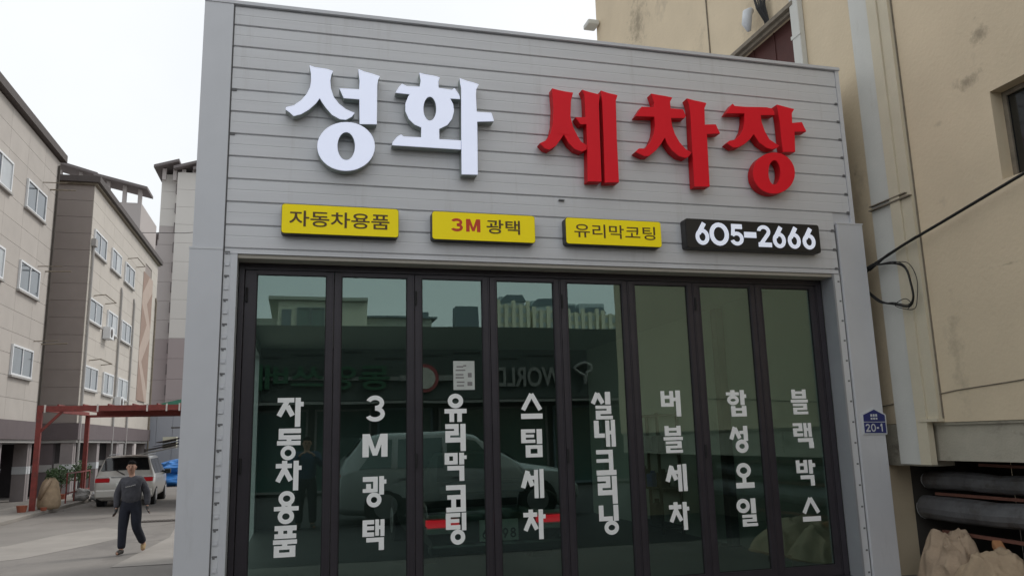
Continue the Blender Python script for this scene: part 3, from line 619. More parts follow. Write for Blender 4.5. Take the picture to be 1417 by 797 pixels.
t = lightbox(1.232, 2.298, 3.555, 3.845, YELLOW, 'yellow sign box with red 3M and brown 광택')
m_ = MB(); glyph(m_, '3', 1.420, 3.645, 1.545, 3.778, -.1202, .0006); glyph(m_, 'M', 1.575, 3.645, 1.722, 3.778, -.1202, .0006); m_.build('lettering', SIGNRED, t, label='red 3M lettering')
text_fit('lettering', '광택', SIGNTEXT, t, 1.785, 2.135, 3.636, 3.782, -.1202, .012)
t = lightbox(2.628, 3.708, 3.565, 3.848, YELLOW, 'yellow sign box next to the black one, thin lettering 유리막코팅')
text_fit('lettering', '유리막코팅', SIGNTEXT, t, 2.722, 3.635, 3.640, 3.786, -.1202, .006)
t = lightbox(4.00, 5.675, 3.575, 3.905, BLACKBOX, 'black sign box with lit phone number 605-2666')
for ch, a, zb, c, zt in PHONE:
    m_ = MB(); glyph(m_, ch, a, zb, c, zt, -.128, .010, .0004); m_.build('digit', DIGIT, t)

# ---- address plate on the right post
t = thing('address_plate', 'small navy house-number plate 20-1 on the right corner post', 'address plate')
P5 = [(6.035,1.555),(6.345,1.548),(6.350,1.765),(6.200,1.842),(6.040,1.775)]
MB().poly([P5], -.046, -.036).build('plate_back', WHITEP, t)
MB().poly([[(6.052,1.692),(6.333,1.688),(6.333,1.758),(6.200,1.822),(6.054,1.765)]], -.049, -.0462).build('road_name_panel', BLUEP, t)
MB().poly([[(6.052,1.568),(6.333,1.562),(6.333,1.680),(6.052,1.684)]], -.049, -.0462).build('number_panel', BLUEP, t)
m_ = MB()
for ch, a, c in (('2',6.068,6.128),('0',6.138,6.200),('-',6.212,6.240),('1',6.252,6.300)):
    if ch == '-': glyph(m_, ch, a, 1.612, c, 1.630, -.0492, .0006)
    else: glyph(m_, ch, a, 1.580, c, 1.668, -.0492, .0006)
m_.build('number', WHITEP, t)
m_ = MB()
for k in range(3):
    m_.box(6.145+.032*k,-.0504,1.745,6.168+.032*k,-.0494,1.772); m_.box(6.145+.032*k,-.0504,1.712,6.168+.032*k,-.0494,1.733)
m_.build('road_name', WHITEP, t)

# ---- little clip under the siding between the letters
t = tag(MB().box(2.60,-.03,4.055,2.66,-.004,4.068).build('cable_clip', DARKLINE), 'tiny dark clip on the siding under the gap before the red letters', 'clip')

# ---- inside the shop
def strip(n_, m, a, b, lab, cat):
    return tag(box(n_, m, None, a, b), lab, cat)
t = thing('storage_shelf', 'tall dark shelf against the inside wall, dim behind the lettered door 합성오일', 'shelf', (5.75,4.6,.02))
for x in (0, .36):
    for y in (0, 1.2): box('upright', DARKC, t, (x-.02,y-.02,0), (x+.02,y+.02,1.95))
for z in (.1, .7, 1.3, 1.9): box('shelf_board', INWALLD, t, (-.02,-.02,z), (.38,1.22,z+.03))
for k, (y, z, h, m_) in enumerate(((.2,.73,.3,DARKCAR),(.6,.73,.26,BLUEPIPE),(.95,.73,.33,INWALLD),(.3,1.33,.3,INWALLD),(.8,1.33,.28,DARKCAR),(.5,.13,.4,DARKC))):
    tag(MB().tube([(5.9,4.6+y,.02+z),(5.9,4.6+y,.02+z+h*.8),(5.9,4.6+y,.02+z+h*.85),(5.9,4.6+y,.02+z+h)], [.11,.11,.04,.04], 10).build('canister', m_), ('dark','blue','grey','grey','dark','black')[k]+' canister on the '+('middle','middle','middle','upper','upper','bottom')[k]+' board of the inside shelf, '+('front','centre','back','front','back','centre')[k], 'canister')
t = thing('broom', 'thin broom with a blue handle behind the last glass door leaf', 'broom', (5.50,.95,.02))
MB().tube([(0,0,.16),(.06,.1,1.05)], .014, 8).build('handle', BLUEPIPE, t)
MB().box(-.14,-.03,.10,.14,.03,.16).build('head', DARKC, t); MB().box(-.13,-.025,0,.13,.025,.10).build('bristles', LEAF, t)
t = thing('pillar_bracket', 'dark steel column against the inside wall', 'column', (6.10,3.0,.02))
box('column_shaft', DARKC, t, (-.08,-.08,.02), (.05,.08,3.44)); box('base_plate', DARKC, t, (-.14,-.14,0), (.055,.14,.02))

# ================================================================== BEIGE BUILDING ON THE RIGHT
bb = thing('beige_building', 'tall stained beige rendered building close on the right of the shop', 'building')
XW = 6.55
wl = MB()
def wallpiece(y0, y1, z0, z1): wl.box(XW, y0, z0, XW+.30, y1, z1)
ZT = 13.5
wallpiece(2.9, 8.3, -.4, ZT)
wallpiece(1.09, 2.9, -.4, 6.25); wallpiece(1.09, 2.9, 7.40, ZT)
wallpiece(.25, 1.09, -.4, ZT)
wallpiece(-1.77, .25, 1.66, ZT)
wallpiece(-3.2, -1.77, 1.66, 3.95); wallpiece(-3.2, -1.77, 4.86, ZT)
wallpiece(-7.6, -3.2, 1.66, ZT)
wl.build('wall', STUCCO, bb)
box('end_wall', STUCCO, bb, (XW+.301,8.0,-.4), (19,8.3,ZT)); box('end_wall', STUCCO, bb, (XW+.301,-7.6,-.1), (19,-7.3,ZT))
box('roof', ROOFD, bb, (XW,-7.6,ZT), (19,8.3,ZT+.15))
# lower level: set-back beam, dark recess
for k in range(5):
    y0 = -.42-1.44*k
    box('beam_panel', BEAMC, bb, (XW+.05,y0-1.43,1.262), (XW+.34,y0,1.655))
box('beam_lip', BEAMC, bb, (XW+.02,-7.6,1.632), (XW+.05,-.42,1.66))
box('beam_panel', BEAMC, bb, (XW+.005,-.415,1.20), (XW+.30,.249,1.655))
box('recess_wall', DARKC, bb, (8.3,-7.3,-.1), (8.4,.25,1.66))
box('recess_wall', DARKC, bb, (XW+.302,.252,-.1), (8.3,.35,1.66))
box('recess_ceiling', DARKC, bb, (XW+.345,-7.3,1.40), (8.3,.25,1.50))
# pilaster strips, downpipe, ledges
box('pale_strip', PALEPAINT, bb, (XW-.045,-.345,1.22), (XW,-.015,ZT-.02))
box('cream_strip', STUCCO2, bb, (XW-.075,-.50,1.22), (XW,-.348,ZT-.02)); box('cream_strip', STUCCO2, bb, (XW-.055,-.655,1.70), (XW,-.502,ZT-.02))
box('strip_foot', STUCCO2, bb, (XW-.085,-.668,1.668), (XW-.003,-.40,1.70))
for z in (4.13,): 
    MB().box(XW-.09,-.66,z,XW-.046,-.01,z+.014).build('strip_clamp', OLDFRAME, bb); MB().box(XW-.085,-.60,z+.05,XW-.05,-.02,z+.06).build('strip_clamp', OLDFRAME, bb)
dp = MB().box(XW-.09, .90, 5.4, XW-.003, 1.075, ZT-.05); dp.build('downpipe', PALEPAINT, bb, bevel=.01)
for z in (6.9, 9.2): MB().box(XW-.1,.88,z,XW-.092,1.09,z+.05).build('pipe_strap', PALEPAINT, bb)
# red-brown boarded window with a dirty ledge above
box('stained_joint', OLDFRAME, bb, (XW-.012,-.672,1.70), (XW-.001,-.658,ZT-.05))
wn = MB(); wn.box(XW+.12,1.09,6.25,XW+.16,2.9,7.40)
wn.build('boarded_window', BROWNRED, bb)
for y in (1.22, 1.75, 2.3): MB().box(XW+.108,y,6.25,XW+.119,y+.025,7.40).build('board_batten', BROWNRED, bb)
box('window_ledge', OLDFRAME, bb, (XW-.10,1.0,7.40), (XW+.02,2.95,7.46)); box('window_ledge', OLDFRAME, bb, (XW-.04,1.02,7.345), (XW+.02,2.93,7.397))
# right window
rw = MB(); ring_boxes(rw, 'x', XW+.14, XW+.19, -3.2, -1.77, 3.95, 4.86, .05); rw.box(XW+.15,-2.51,4.0,XW+.18,-2.46,4.81)
fr_ = rw.build('window_frame', OLDFRAME, bb); box('pane', CARGLASS, fr_, (XW+.16,-3.15,4.0), (XW+.166,-1.82,4.81))
# faint render joint and hairline
tubep = [(XW-.006,-.9,1.98),(XW-.006,-1.6,2.02),(XW-.006,-2.6,2.10),(XW-.006,-4.2,2.2)]
MB().tube([(XW-.012,.24,1.86)]+tubep, .006, 5).build('wall_wire', OLDFRAME, bb)
MB().tube([(XW-.012,3.35,6.0),(XW-.012,3.37,9),(XW-.012,3.35,13.3)], .012, 5).build('wall_wire', OLDFRAME, bb)
# black staining patches as thin weathered growths
# gutter end and small wall lamp
MB().box(XW-.30,8.05,10.98,XW-.02,8.40,11.10).build('gutter_end', PALEPAINT, bb, bevel=.03)
t = tag(MB().tube([(XW-.10,1.95,7.85),(XW-.17,1.95,7.80),(XW-.20,1.95,7.62),(XW-.17,1.95,7.50)], [.05,.075,.075,.03], 10).build('wall_lamp', WHITEP, smooth=True), 'small white rounded lamp on the beige wall above the boarded window', 'lamp')
b = MB()
for k in range(7):
    yy = 1.62+.05*k
    b.tube([(XW-.05-.02*k, yy, 8.6), (XW-.10, yy-.03+.02*(k%3), 8.1), (XW-.09-.01*k, 1.62+.02*k, 7.75), (XW-.06, 1.60+.03*(k%4), 7.46)], .012, 5)
tag(b.build('cable_bundle', CABLE), 'tangled dark cables hanging down to the ledge of the boarded window', 'cables')

# ---- the black overhead cable and its coil
def smooth_pts(p, n=6):
    out = []
    for i in range(len(p)-1):
        p0 = Vector(p[max(i-1,0)]); p1 = Vector(p[i]); p2 = Vector(p[i+1]); p3 = Vector(p[min(i+2,len(p)-1)])
        for k in range(n):
            t = k/n; out.append(.5*((2*p1)+(-p0+p2)*t+(2*p0-5*p1+4*p2-p3)*t*t+(-p0+3*p1-3*p2+p3)*t**3))
    out.append(Vector(p[-1])); return out
t = thing('overhead_cable', 'black cable rising from the shop corner to the upper right with a hanging coil', 'cable')
X_ = 6.42
MB().tube([(6.30,.10,3.40),(X_,-.12,3.50),(X_,-.55,3.60),(X_,-1.05,3.69),(X_,-2.10,3.885),(X_-.02,-4.5,4.33),(X_-.1,-8.5,5.3)], .016, 6).build('cable_run', CABLE, t)
MB().tube([(X_-.012,.02,3.43),(X_-.014,-.3,3.54),(X_-.012,-.75,3.635)], .014, 6).build('cable_run', CABLE, t)
coil = [(-.08,3.47),(-.39,3.42),(-.55,3.33),(-.60,3.15),(-.61,2.99),(-.53,2.91),(-.32,2.97),(-.13,3.03),(.05,3.17),(.13,3.28),(.07,3.41),(-.11,3.48)]
MB().tube(smooth_pts([(X_-.02, y, z) for y, z in coil]), .012, 6).build('coil_loop', CABLE, t)
MB().tube(smooth_pts([(X_-.045, y*(1.02 if y < -.3 else 1)-.012, z-.015 if y > -.3 else z+.015) for y, z in coil]), .006, 6).build('coil_loop', CABLE, t)
coil2 = [(-.39,3.43),(-.60,3.38),(-.70,3.2),(-.68,3.0),(-.62,2.87),(-.45,2.90),(-.34,2.96),(-.50,3.0),(-.58,2.93),(-.52,2.88)]
MB().tube(smooth_pts([(X_-.03, y, z) for y, z in coil2]), .0045, 5).build('coil_loop', CABLE, t)

# ---- things stored in the recess
for k, (x, z, r, lab) in enumerate(((7.0,1.02,.10,'upper grey wrapped roll lying under the beam of the beige building'),(6.92,.72,.13,'lower grey wrapped roll lying under the beam, above the tan cloths'))):
    tt = thing('wrapped_roll', lab, 'roll', (0,0,0), 0, 'rolls under the beige building')
    p = [(x+.015*math.sin(j*1.7), .15-.5*j, z+.012*math.sin(j*2.3+k)) for j in range(10)]
    MB().tube(p, [r*(1+.05*math.sin(j*2.1)) for j in range(10)], 14).build('roll_body', PIPEG, tt, smooth=False)
    MB().tube([(p[0][0],.16,z),(p[0][0],.20,z)], [r*.96, r*.7], 14).build('roll_end', TRIM, tt)
for k, (a, b_, lab) in enumerate((((6.80,-.2,.50),(6.95,-3.2,.43),'lowest of the timbers behind the tan cloths'),((7.1,-.5,1.20),(7.0,-3.4,1.16),'thin reddish timber just under the beam'),((6.95,0,.88),(7.1,-2.9,.86),'timber between the two grey rolls'))):
    tag(MB().bar(a, b_, .05, .03).build('timber', WOOD), lab, 'timber', 'timbers under the beige building')
def sack(name, label, loc, size, m, seed, group=None, cat='sack'):
    rnd = random.Random(seed); bm = bmesh.new(); bmesh.ops.create_icosphere(bm, subdivisions=5, radius=1)
    from mathutils import noise
    off = Vector((seed*3.1, seed*1.7, seed))
    for v in bm.verts:
        p = v.co.copy(); n1 = noise.noise(p*1.4+off); n2 = noise.ridged_multi_fractal(p*1.1+off*.7, .9, 2.1, 4, 1, 1); n4 = noise.noise(p*3.1-off)
        v.co = p*(.92+.32*n1+.13*(n2-.8)+.09*abs(n4))
        if v.co.z < -.75: v.co.z = -.75
        v.co = Vector((v.co.x*size[0], v.co.y*size[1], (v.co.z+.75)*size[2]))
    me = bpy.data.meshes.new(name); bm.to_mesh(me); bm.free(); me.materials.append(m)
    me.polygons.foreach_set('use_smooth', [True]*len(me.polygons))
    o = link(name, me); o.location = loc
    return tag(o, label, cat, group)
def drape(name, label, cx, cy, rx, ry, h, m, seed, group=None, cat='cloth'):
    """a crumpled cloth lying over a heap: height field with sharp folds"""
    from mathutils import noise
    b = MB(); N = 64; of = Vector((seed*2.3, seed*5.1, 0))
    for j in range(N+1):
        for i in range(N+1):
            u, v = -1+2*i/N, -1+2*j/N
            k = 1+.16*noise.noise(Vector((math.atan2(v,u)*1.3, seed, 0)))
            # square grid mapped to an uneven disc
            d = max(abs(u), abs(v)); l = math.hypot(u, v) or 1; uu, vv = u/l*d*k, v/l*d*k
            p = Vector((uu*2.2, vv*1.6, 0))+of
            z = h*max(0, 1-d**2.2)*(1+.35*noise.noise(p*.8))
            f1 = 1-abs(noise.noise(Vector((p.x*1.1+p.y*.5, p.y*.7, 3))))*2; f2 = 1-abs(noise.noise(Vector((p.x*2.0-p.y*1.5, p.y*1.9, 7))))*2
            z += h*(.20*max(f1,0)**1.6+.07*max(f2,0)**1.6-.12)*(1-d**6)
            b.v.append((cx+uu*rx+.05*noise.noise(p*2.2), cy+vv*ry, max(.0, z)+.004*(1-d)))
    for j in range(N):
        for i in range(N): q = j*(N+1)+i; b.f.append((q, q+1, q+N+2, q+N+1))
    o = b.build(name, m, smooth=True); s_ = o.modifiers.new('solid', 'SOLIDIFY'); s_.thickness = .006
    return tag(o, label, cat, group)
G_ = 'tan cloths heaped beside the shop'
drape('crumpled_cloth', 'large crumpled tan cloth heaped at the right below the grey rolls', 6.70, -1.85, .62, .70, .40, SACK, 3, G_)
drape('crumpled_cloth', 'paler tan cloth hanging in folds beside the shop post, left of the heap', 6.66, -.42, .26, .42, .52, SACK2, 6, G_)
drape('crumpled_cloth', 'tan cloth with sharp folds in the middle of the heap', 6.55, -1.10, .42, .46, .40, SACK, 9, G_)
tag(MB().bar((6.60,-1.12,.40), (6.72,-.95,.46), .09, .09).build('orange_box', ORANGE, bevel=.02), 'small orange plastic piece lying on the tan cloths', 'box')

# ================================================================== LEFT BUILDINGS
def xwindow(par, X, y0, y1, z0, z1, blind=False):
    """window on a wall facing +X"""
    b = MB(); ring_boxes(b, 'x', X, X+.075, y0, y1, z0, z1, .075); ym = (y0+y1)/2; b.box(X+.01, ym-.035, z0+.075, X+.068, ym+.035, z1-.075)
    f = b.build('window', WHITEPVC, par)
    for a, c in ((y0+.075, ym-.035), (ym+.035, y1-.075)):
        box('pane', CURTAIN if (blind and a > ym) else WINGLASS, f, (X+.035,a,z0+.075), (X+.040,c,z1-.075))
    box('sill', BANDP, f, (X,y0-.06,z0-.08), (X+.12,y1+.06,z0-.004))
def panels_x(par, X, y0, y1, z0, z1, pw, ph, m, skip=()):
    me = None; ny = max(1, round((y1-y0)/pw)); nz = max(1, round((z1-z0)/ph)); dy = (y1-y0)/ny; dz = (z1-z0)/nz
    for j in range(nz):
        for i in range(ny):
            y, z = y0+i*dy, z0+j*dz
            if any(a < y+dy/2 < b and c < z+dz/2 < d for a, b, c, d in skip): continue
            if me is None:
                o = MB().box(0,.006,.006,.03,dy-.006,dz-.006).build('cladding_panel', m, par, loc=(X,y,z)); me = o.data
            else:
                o = link('cladding_panel', me, par); o.location = (X, y, z)
# far one
b2 = thing('cladded_building', 'beige panel-clad block with a mural strip, its narrow end facing us darkened for shade', 'building', (0,0,0), 0, 'panel-clad blocks along the alley')
X2, YA, YB, ZR = -9.5, 31.6, 49.3, 14.15
box('wall', CLADD, b2, (X2-9,YA+.03,1.95), (X2-.002,YB,ZR-.2))
mural = (44.4, 47.6, 4.5, 12.4)
panels_x(b2, X2, YA, YB, 2.80, ZR-.35, 2.2, .80, CLAD, [(44.25,47.79,4.4,12.7)])
me = None
for j in range(14):
    z = 2.8+j*.786
    for i in range(5):
        x = X2-1.7*(i+1)
        if me is None:
            o = MB().box(.008,0,.008,1.692,.03,.778).build('cladding_panel', CLADD, b2, loc=(x,YA,z)); me = o.data
        else:
            o = link('cladding_panel', me, b2); o.location = (x, YA, z)
box('plinth_band', BAND, b2, (X2-9,YA-.12,2.08), (X2+.14,YB+.05,2.795))
box('plinth_lip', BANDP, b2, (X2-9,YA-.06,1.95), (X2+.07,YB+.02,2.078))
box('roof_edge', ROOFD, b2, (X2-9.1,YA-.25,ZR-.28), (X2+.30,YB+.2,ZR))
box('roof_edge', OLDFRAME, b2, (X2-9,YA-.12,ZR-.38), (X2+.16,YB+.1,ZR-.282))
for zt in (11.80, 8.55, 5.42):
    xwindow(b2, X2+.032, 32.05, 34.45, zt-1.08, zt); xwindow(b2, X2+.032, 35.7, 37.9, zt-1.10, zt, True); xwindow(b2, X2+.032, 39.0, 41.5, zt-1.12, zt, zt < 6)
for (y, z) in ((35.0,7.0),(38.4,3.75)):
    a_ = box('air_conditioner', WHITEPVC, b2, (X2+.05,y,z), (X2+.40,y+.85,z+.6), bevel=.02)
    MB().tube([(X2+.402,y+.3,z+.3),(X2+.412,y+.3,z+.3)], .22, 16).build('fan_grille', ROOFD, a_)
# mural strip: flat print on its own board
mb_ = box('mural_board', PEACH, b2, (X2+.02,mural[0],mural[2]), (X2+.05,mural[1],mural[3]))
tri = [((44.4,4.5),(47.0,4.5),(44.4,6.9)),((47.6,5.2),(47.6,8.6),(45.3,6.9)),((44.4,7.6),(46.3,9.3),(44.4,10.4)),((47.6,9.2),(47.6,11.6),(46.0,10.6)),((44.4,12.4),(44.4,11.0),(46.4,12.4))]
q = MB()
for T in tri: q.add([(X2+.054, a, b_) for a, b_ in T], [(0,1,2)])
q.build('mural_pattern', BROWNM, mb_)
# ground floor: columns, dark walls with a pale stripe
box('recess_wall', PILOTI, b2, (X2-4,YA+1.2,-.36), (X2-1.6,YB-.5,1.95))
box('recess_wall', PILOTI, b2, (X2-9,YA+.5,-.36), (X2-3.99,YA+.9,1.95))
for y in (YA+.0, 36.0, 40.4, 44.8, 48.7):
    c_ = box('column', PIER, b2, (X2-.55,y,-.36), (X2-.05,y+.5,1.948)); 
    box('column_stripe', WHITEP, c_, (X2-.56,y-.012,.72), (X2-.04,y+.512,1.02))
box('column', BAND, b2, (X2-1.6,YA+.02,-.36), (X2-.85,YA+.4,1.948)); box('stripe', BANDP, b2, (X2-1.62,YA+.0,.72), (X2-.83,YA+.018,1.02))
box('stripe', BANDP, b2, (X2-1.598,YA+1.3,.72), (X2-1.585,YB-.6,1.02))
# downpipes
for y, z1, m_ in ((31.9,10.9,BANDP),(38.45,9.9,BANDP),(41.9,9.9,BANDP),(48.9,11.2,OLDFRAME)):
    MB().tube([(X2+.10,y,-.3),(X2+.10,y,z1),(X2+.05,y,z1+.3)], .055, 8).build('downpipe', m_, b2)
MB().box(X2+.04,31.7,10.9,X2+.22,32.1,11.25).build('rain_head', BANDP, b2)
for y, z in ((41.0,11.95),(34.2,8.6),(34.2,5.55)):
    MB().tube([(X2+.05,y-1.4,z+.14),(X2+.55,y-1.4,z+.20),(X2+.55,y+.9,z+.20),(X2+.05,y+.9,z+.14)], .025, 6).build('wall_rail', OLDFRAME, b2)
# near one
b1 = thing('cladded_building', 'beige panel-clad block at the left edge, nearest to us, with a dark roof edge', 'building', (0,0,0), 0, 'panel-clad blocks along the alley')
X1, Y0, Y1 = -10.5, 15.5, 29.7
box('wall', CLADD, b1, (X1-8,Y0,1.95), (X1-.002,Y1,14.3))
panels_x(b1, X1, Y0, Y1, 2.80, 14.15, 2.03, .80, CLADN)
box('plinth_band', BAND, b1, (X1-8,Y0-.1,2.08), (X1+.14,Y1+.06,2.795)); box('plinth_lip', BANDP, b1, (X1-8,Y0-.05,1.95), (X1+.07,Y1+.03,2.078))
box('roof_edge', ROOFD, b1, (X1-8.1,Y0-.2,14.2), (X1+.26,Y1+.15,14.52))
for zt in (12.10, 8.85, 5.60):
    xwindow(b1, X1+.032, 25.7, 28.1, zt-1.15, zt); xwindow(b1, X1+.032, 21.7, 24.0, zt-1.15, zt, True)
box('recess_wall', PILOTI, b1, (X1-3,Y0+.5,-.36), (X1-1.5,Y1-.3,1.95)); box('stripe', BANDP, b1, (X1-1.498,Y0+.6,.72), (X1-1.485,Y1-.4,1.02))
for y in (17, 21.3, 25.6, 29.1):
    c_ = box('column', PIER, b1, (X1-.6,y,-.36), (X1-.1,y+.5,1.948)); box('column_stripe', WHITEP, c_, (X1-.61,y-.012,.72), (X1-.09,y+.512,1.02))
MB().tube([(X1+.09,29.4,-.3),(X1+.09,29.4,13.9)], .05, 8).build('downpipe', DARKC, b1)
for y, z in ((28.6,12.55),(28.9,9.05),(29.2,6.0)):
    MB().tube([(X1+.03,y,z),(X1+1.0,y+.1,z+.05)], .03, 6).build('drying_rod', OLDFRAME, b1); MB().tube([(X1+.03,y-1.0,z),(X1+.9,y-.9,z+.05)], .02, 6).build('drying_rod', OLDFRAME, b1)
# plate-roofed towers behind
def plate_roof(par, x0, x1, y0, y1, z, n=2):
    st = (x1-x0)/n
    for k in range(n):
        a = x0+k*st
        b = MB(); b.add([(a-.8,y0-1,z+.2),(a+st-.1,y0-1,z+1.3),(a+st-.1,y1+1,z+1.3),(a-.8,y1+1,z+.2),(a-.8,y0-1,z+.6),(a+st-.1,y0-1,z+1.7),(a+st-.1,y1+1,z+1.7),(a-.8,y1+1,z+.6)],
              [(0,3,2,1),(4,5,6,7),(0,1,5,4),(1,2,6,5),(2,3,7,6),(3,0,4,7)])
        b.build('roof_plate', TOWERROOF, par)
        for xx in (a+.2, a+st-1.0): MB().box(xx,y0+.2,z-1.2,xx+.5,y0+.7,z+.5).build('roof_post', TOWERM, par)
tw = thing('apartment_tower', 'tall pale apartment tower banded in mauve, at the right of the alley beside the shop', 'building', (0,0,0), 0, 'apartment towers far behind the alley')
yy = 110
for (za, zb, m_, m2) in ((-.4,16.6,TOWERD,TOWERD),(16.6,33.0,TOWERM,TOWERP),(33.0,40.8,TOWERP,TOWERP)):
    n = max(1, round((zb-za)/2.75)); dz = (zb-za)/n
    for k in range(n):
        z = za+k*dz
        MB().box(-20.0,yy+1.4,z+.03,-17.72,yy+14,z+dz).build('storey', m_, tw)
        MB().box(-17.7,yy,z+.03,-8.5,yy+14,z+dz).build('storey', m2 if za > 10 else m_, tw)
MB().box(-19.9,yy+1.5,-.4,-8.6,yy+13.9,40.7).build('core', TOWERD, tw)
for k in range(13): MB().box(-17.95,yy+.6,3+k*2.9,-17.70,yy+1.4,4.4+k*2.9).build('stair_window', TOWERROOF, tw)
plate_roof(tw, -20.0, -9.5, yy, yy+13, 40.8, 4)
t = thing('apartment_tower', 'slim far tower just showing between the clad block and the banded tower', 'building', (0,0,0), 0, 'apartment towers far behind the alley')
for k in range(11): MB().box(-27.2,140,k*3.4-.4,-24.6,150,k*3.4+2.95).build('storey', TOWERM, t)
MB().box(-27.0,140.2,0,-24.8,149.8,37).build('core', TOWERD, t); plate_roof(t, -27.4, -24.0, 140, 149, 37.6, 1)
t = thing('apartment_tower', 'mauve tower with an overhanging roof plate rising behind the clad block', 'building', (0,0,0), 0, 'apartment towers far behind the alley')
for k in range(10): MB().box(-21.4,85,k*2.9-.4,-17.55,95,k*2.9+2.48).build('storey', TOWERM, t)
MB().box(-21.2,85.2,0,-17.7,94.8,28.4).build('core', TOWERD, t)
b = MB(); b.add([(-22.4,84.2,31.3),(-16.9,84.2,30.0),(-16.9,88,30.0),(-22.4,88,31.3),(-22.4,84.2,31.6),(-16.9,84.2,30.3),(-16.9,88,30.3),(-22.4,88,31.6)], [(0,3,2,1),(4,5,6,7),(0,1,5,4),(1,2,6,5),(2,3,7,6),(3,0,4,7)])
b.build('roof_plate', TOWERROOF, t)
for x in (-21.3,-19.6,-18.0): MB().box(x,85.2,28.3,x+.4,85.6,30.4+.25*(-18-x)*.9).build('roof_post', TOWERM, t)
t = thing('apartment_tower', 'tower top with roof plates showing just above the corner between the two clad blocks', 'building', (0,0,0), 0, 'apartment towers far behind the alley')
for k in range(11): MB().box(-28.0,90,k*2.9-.4,-23.8,99,k*2.9+2.48).build('storey', TOWERM, t)
MB().box(-27.8,90.2,0,-24.0,98.8,31).build('core', TOWERD, t)
b = MB(); b.add([(-28.8,89,34.5),(-23.2,89,32.9),(-23.2,93,32.9),(-28.8,93,34.5),(-28.8,89,34.8),(-23.2,89,33.2),(-23.2,93,33.2),(-28.8,93,34.8)], [(0,3,2,1),(4,5,6,7),(0,1,5,4),(1,2,6,5),(2,3,7,6),(3,0,4,7)]); b.build('roof_plate', TOWERROOF, t)
for x in (-27.6,-25.4): MB().box(x,90.1,31.2,x+.4,90.5,33.6).build('roof_post', TOWERM, t)
tag(MB().tube([(-16.5,75,22.6),(-11,72,22.0),(-6,70,22.2)], .03, 5).build('far_wire', CABLE), 'thin wire crossing in front of the banded apartment tower', 'wire')

# shed at the end of the alley
t = thing('shed', 'grey-blue metal shed with a green roof edge closing the alley', 'shed')
for k in range(9): MB().box(-10.1+k*1.0,50,-.4,-9.12+k*1.0,50.08,3.9).build('wall_panel', SHED, t)
box('body', SHED, t, (-10.05,50.09,-.4), (-1.1,56,3.85))
b = MB(); b.add([(-10.4,49.7,3.92),(-1,49.7,5.9),(-1,56,5.9),(-10.4,56,3.92),(-10.4,49.7,4.22),(-1,49.7,6.2),(-1,56,6.2),(-10.4,56,4.22)], [(0,3,2,1),(4,5,6,7),(0,1,5,4),(1,2,6,5),(2,3,7,6),(3,0,4,7)]); b.build('roof', GREENR, t)
MB().add([(-10.1,50.05,3.9),(-1.2,50.05,3.9),(-1.2,50.05,5.8)], [(0,1,2)]).add([(-10.1,50.02,3.9),(-1.2,50.02,3.9),(-1.2,50.02,5.8)], [(0,2,1)]).build('gable', SHED, t)
box('vent_slit', DARKC, t, (-8.2,49.985,2.9), (-6.9,49.998,2.98))
t = thing('lean_to', 'low clutter of slanted corrugated sheets beside the clad block', 'lean-to', (0,0,0))
for k in range(4): MB().bar((-9.3+.3*k,46.5,1.3+.22*k), (-6.9+.3*k,46.2,1.75+.22*k), .9, .05).build('sheet', (BANDP, ROOFD, SHED, ROOFD)[k], t)
box('crate', CREAMB, t, (-8.2,46.8,1.6), (-7.4,47.4,2.3))
for x in (-9.2,-7.0): box('post', ROOFD, t, (x,46.5,-.36), (x+.12,46.6,1.6))
# blue tarpaulin heap: three stacked bundles
for k, (z, s_, lab) in enumerate(((-.36,1.0,'bottom blue tarpaulin bundle of the stack behind the silver van'),(.26,.97,'top blue tarpaulin bundle of the stack behind the silver van'))):
    sack('tarpaulin_bundle', lab, (-5.9,38.3,z), (1.25*s_,.9,.44), BLUET, 20+k, 'blue tarpaulin bundles', 'tarpaulin')

# cracks, a drain cover and small litter in the alley
rn = random.Random(5)
ck = MB()
for k in range(6):
    x, y = rn.uniform(-6, -2), rn.uniform(10, 21); a = rn.uniform(0, 3)
    for j in range(9):
        x2 = x+.45*math.cos(a); y2 = y+.6*math.sin(a); a += rn.uniform(-.6, .6)
        d = Vector((y-y2, x2-x, 0)).normalized()*.012
        ck.add([(x-d.x,y-d.y,-.3465),(x+d.x,y+d.y,-.3465),(x2+d.x,y2+d.y,-.3465),(x2-d.x,y2-d.y,-.3465)], [(0,1,2,3)]); x, y = x2, y2
ck.build('ground_cracks', DARKC, kind='structure')
t = thing('drain_cover', 'dark iron drain grate in the alley ground beyond the walking man', 'drain cover', (-3.6,16.5,-.344))
box('grate_frame', ROOFD, t, (-.5,-.25,0), (.5,.25,.012))
for k in range(9): box('grate_bar', DARKC, t, (-.44+.1*k,-.2,.013), (-.38+.1*k,.2,.022))
# ---- carport frame
t = thing('carport_frame', 'oxide-red steel carport frame standing across the alley', 'carport')
def post(x, y, zt):
    p = MB().box(x-.075,y-.075,-.34,x+.075,y+.075,zt).build('post', STEELRED, t); box('base_plate', STEELRED, p, (x-.19,y-.17,-.35), (x+.19,y+.17,-.325))
post(-8.08,21.3,3.06); post(-8.12,27.6,2.98); post(4.0,21.3,3.0)
box('beam', STEELRED, t, (-8.15,21.22,2.86), (4.2,21.38,3.04))
box('beam', STEELRED, t, (-6.7,22.6,2.74), (4.2,22.72,2.98))
box('roof_sheet', RUSTBROWN, t, (-6.6,21.5,2.99), (4.2,27.6,3.03))
MB().bar((-8.08,21.39,2.95), (-8.12,27.55,3.02), .12, .14).build('beam', STEELRED, t)
MB().bar((-8.05,27.6,2.93), (4.0,27.6,2.93), .10, .10).build('beam', STEELRED, t)
MB().bar((-8.06,21.3,2.20), (-7.42,21.3,2.88), .08, .08).build('brace', STEELRED, t)
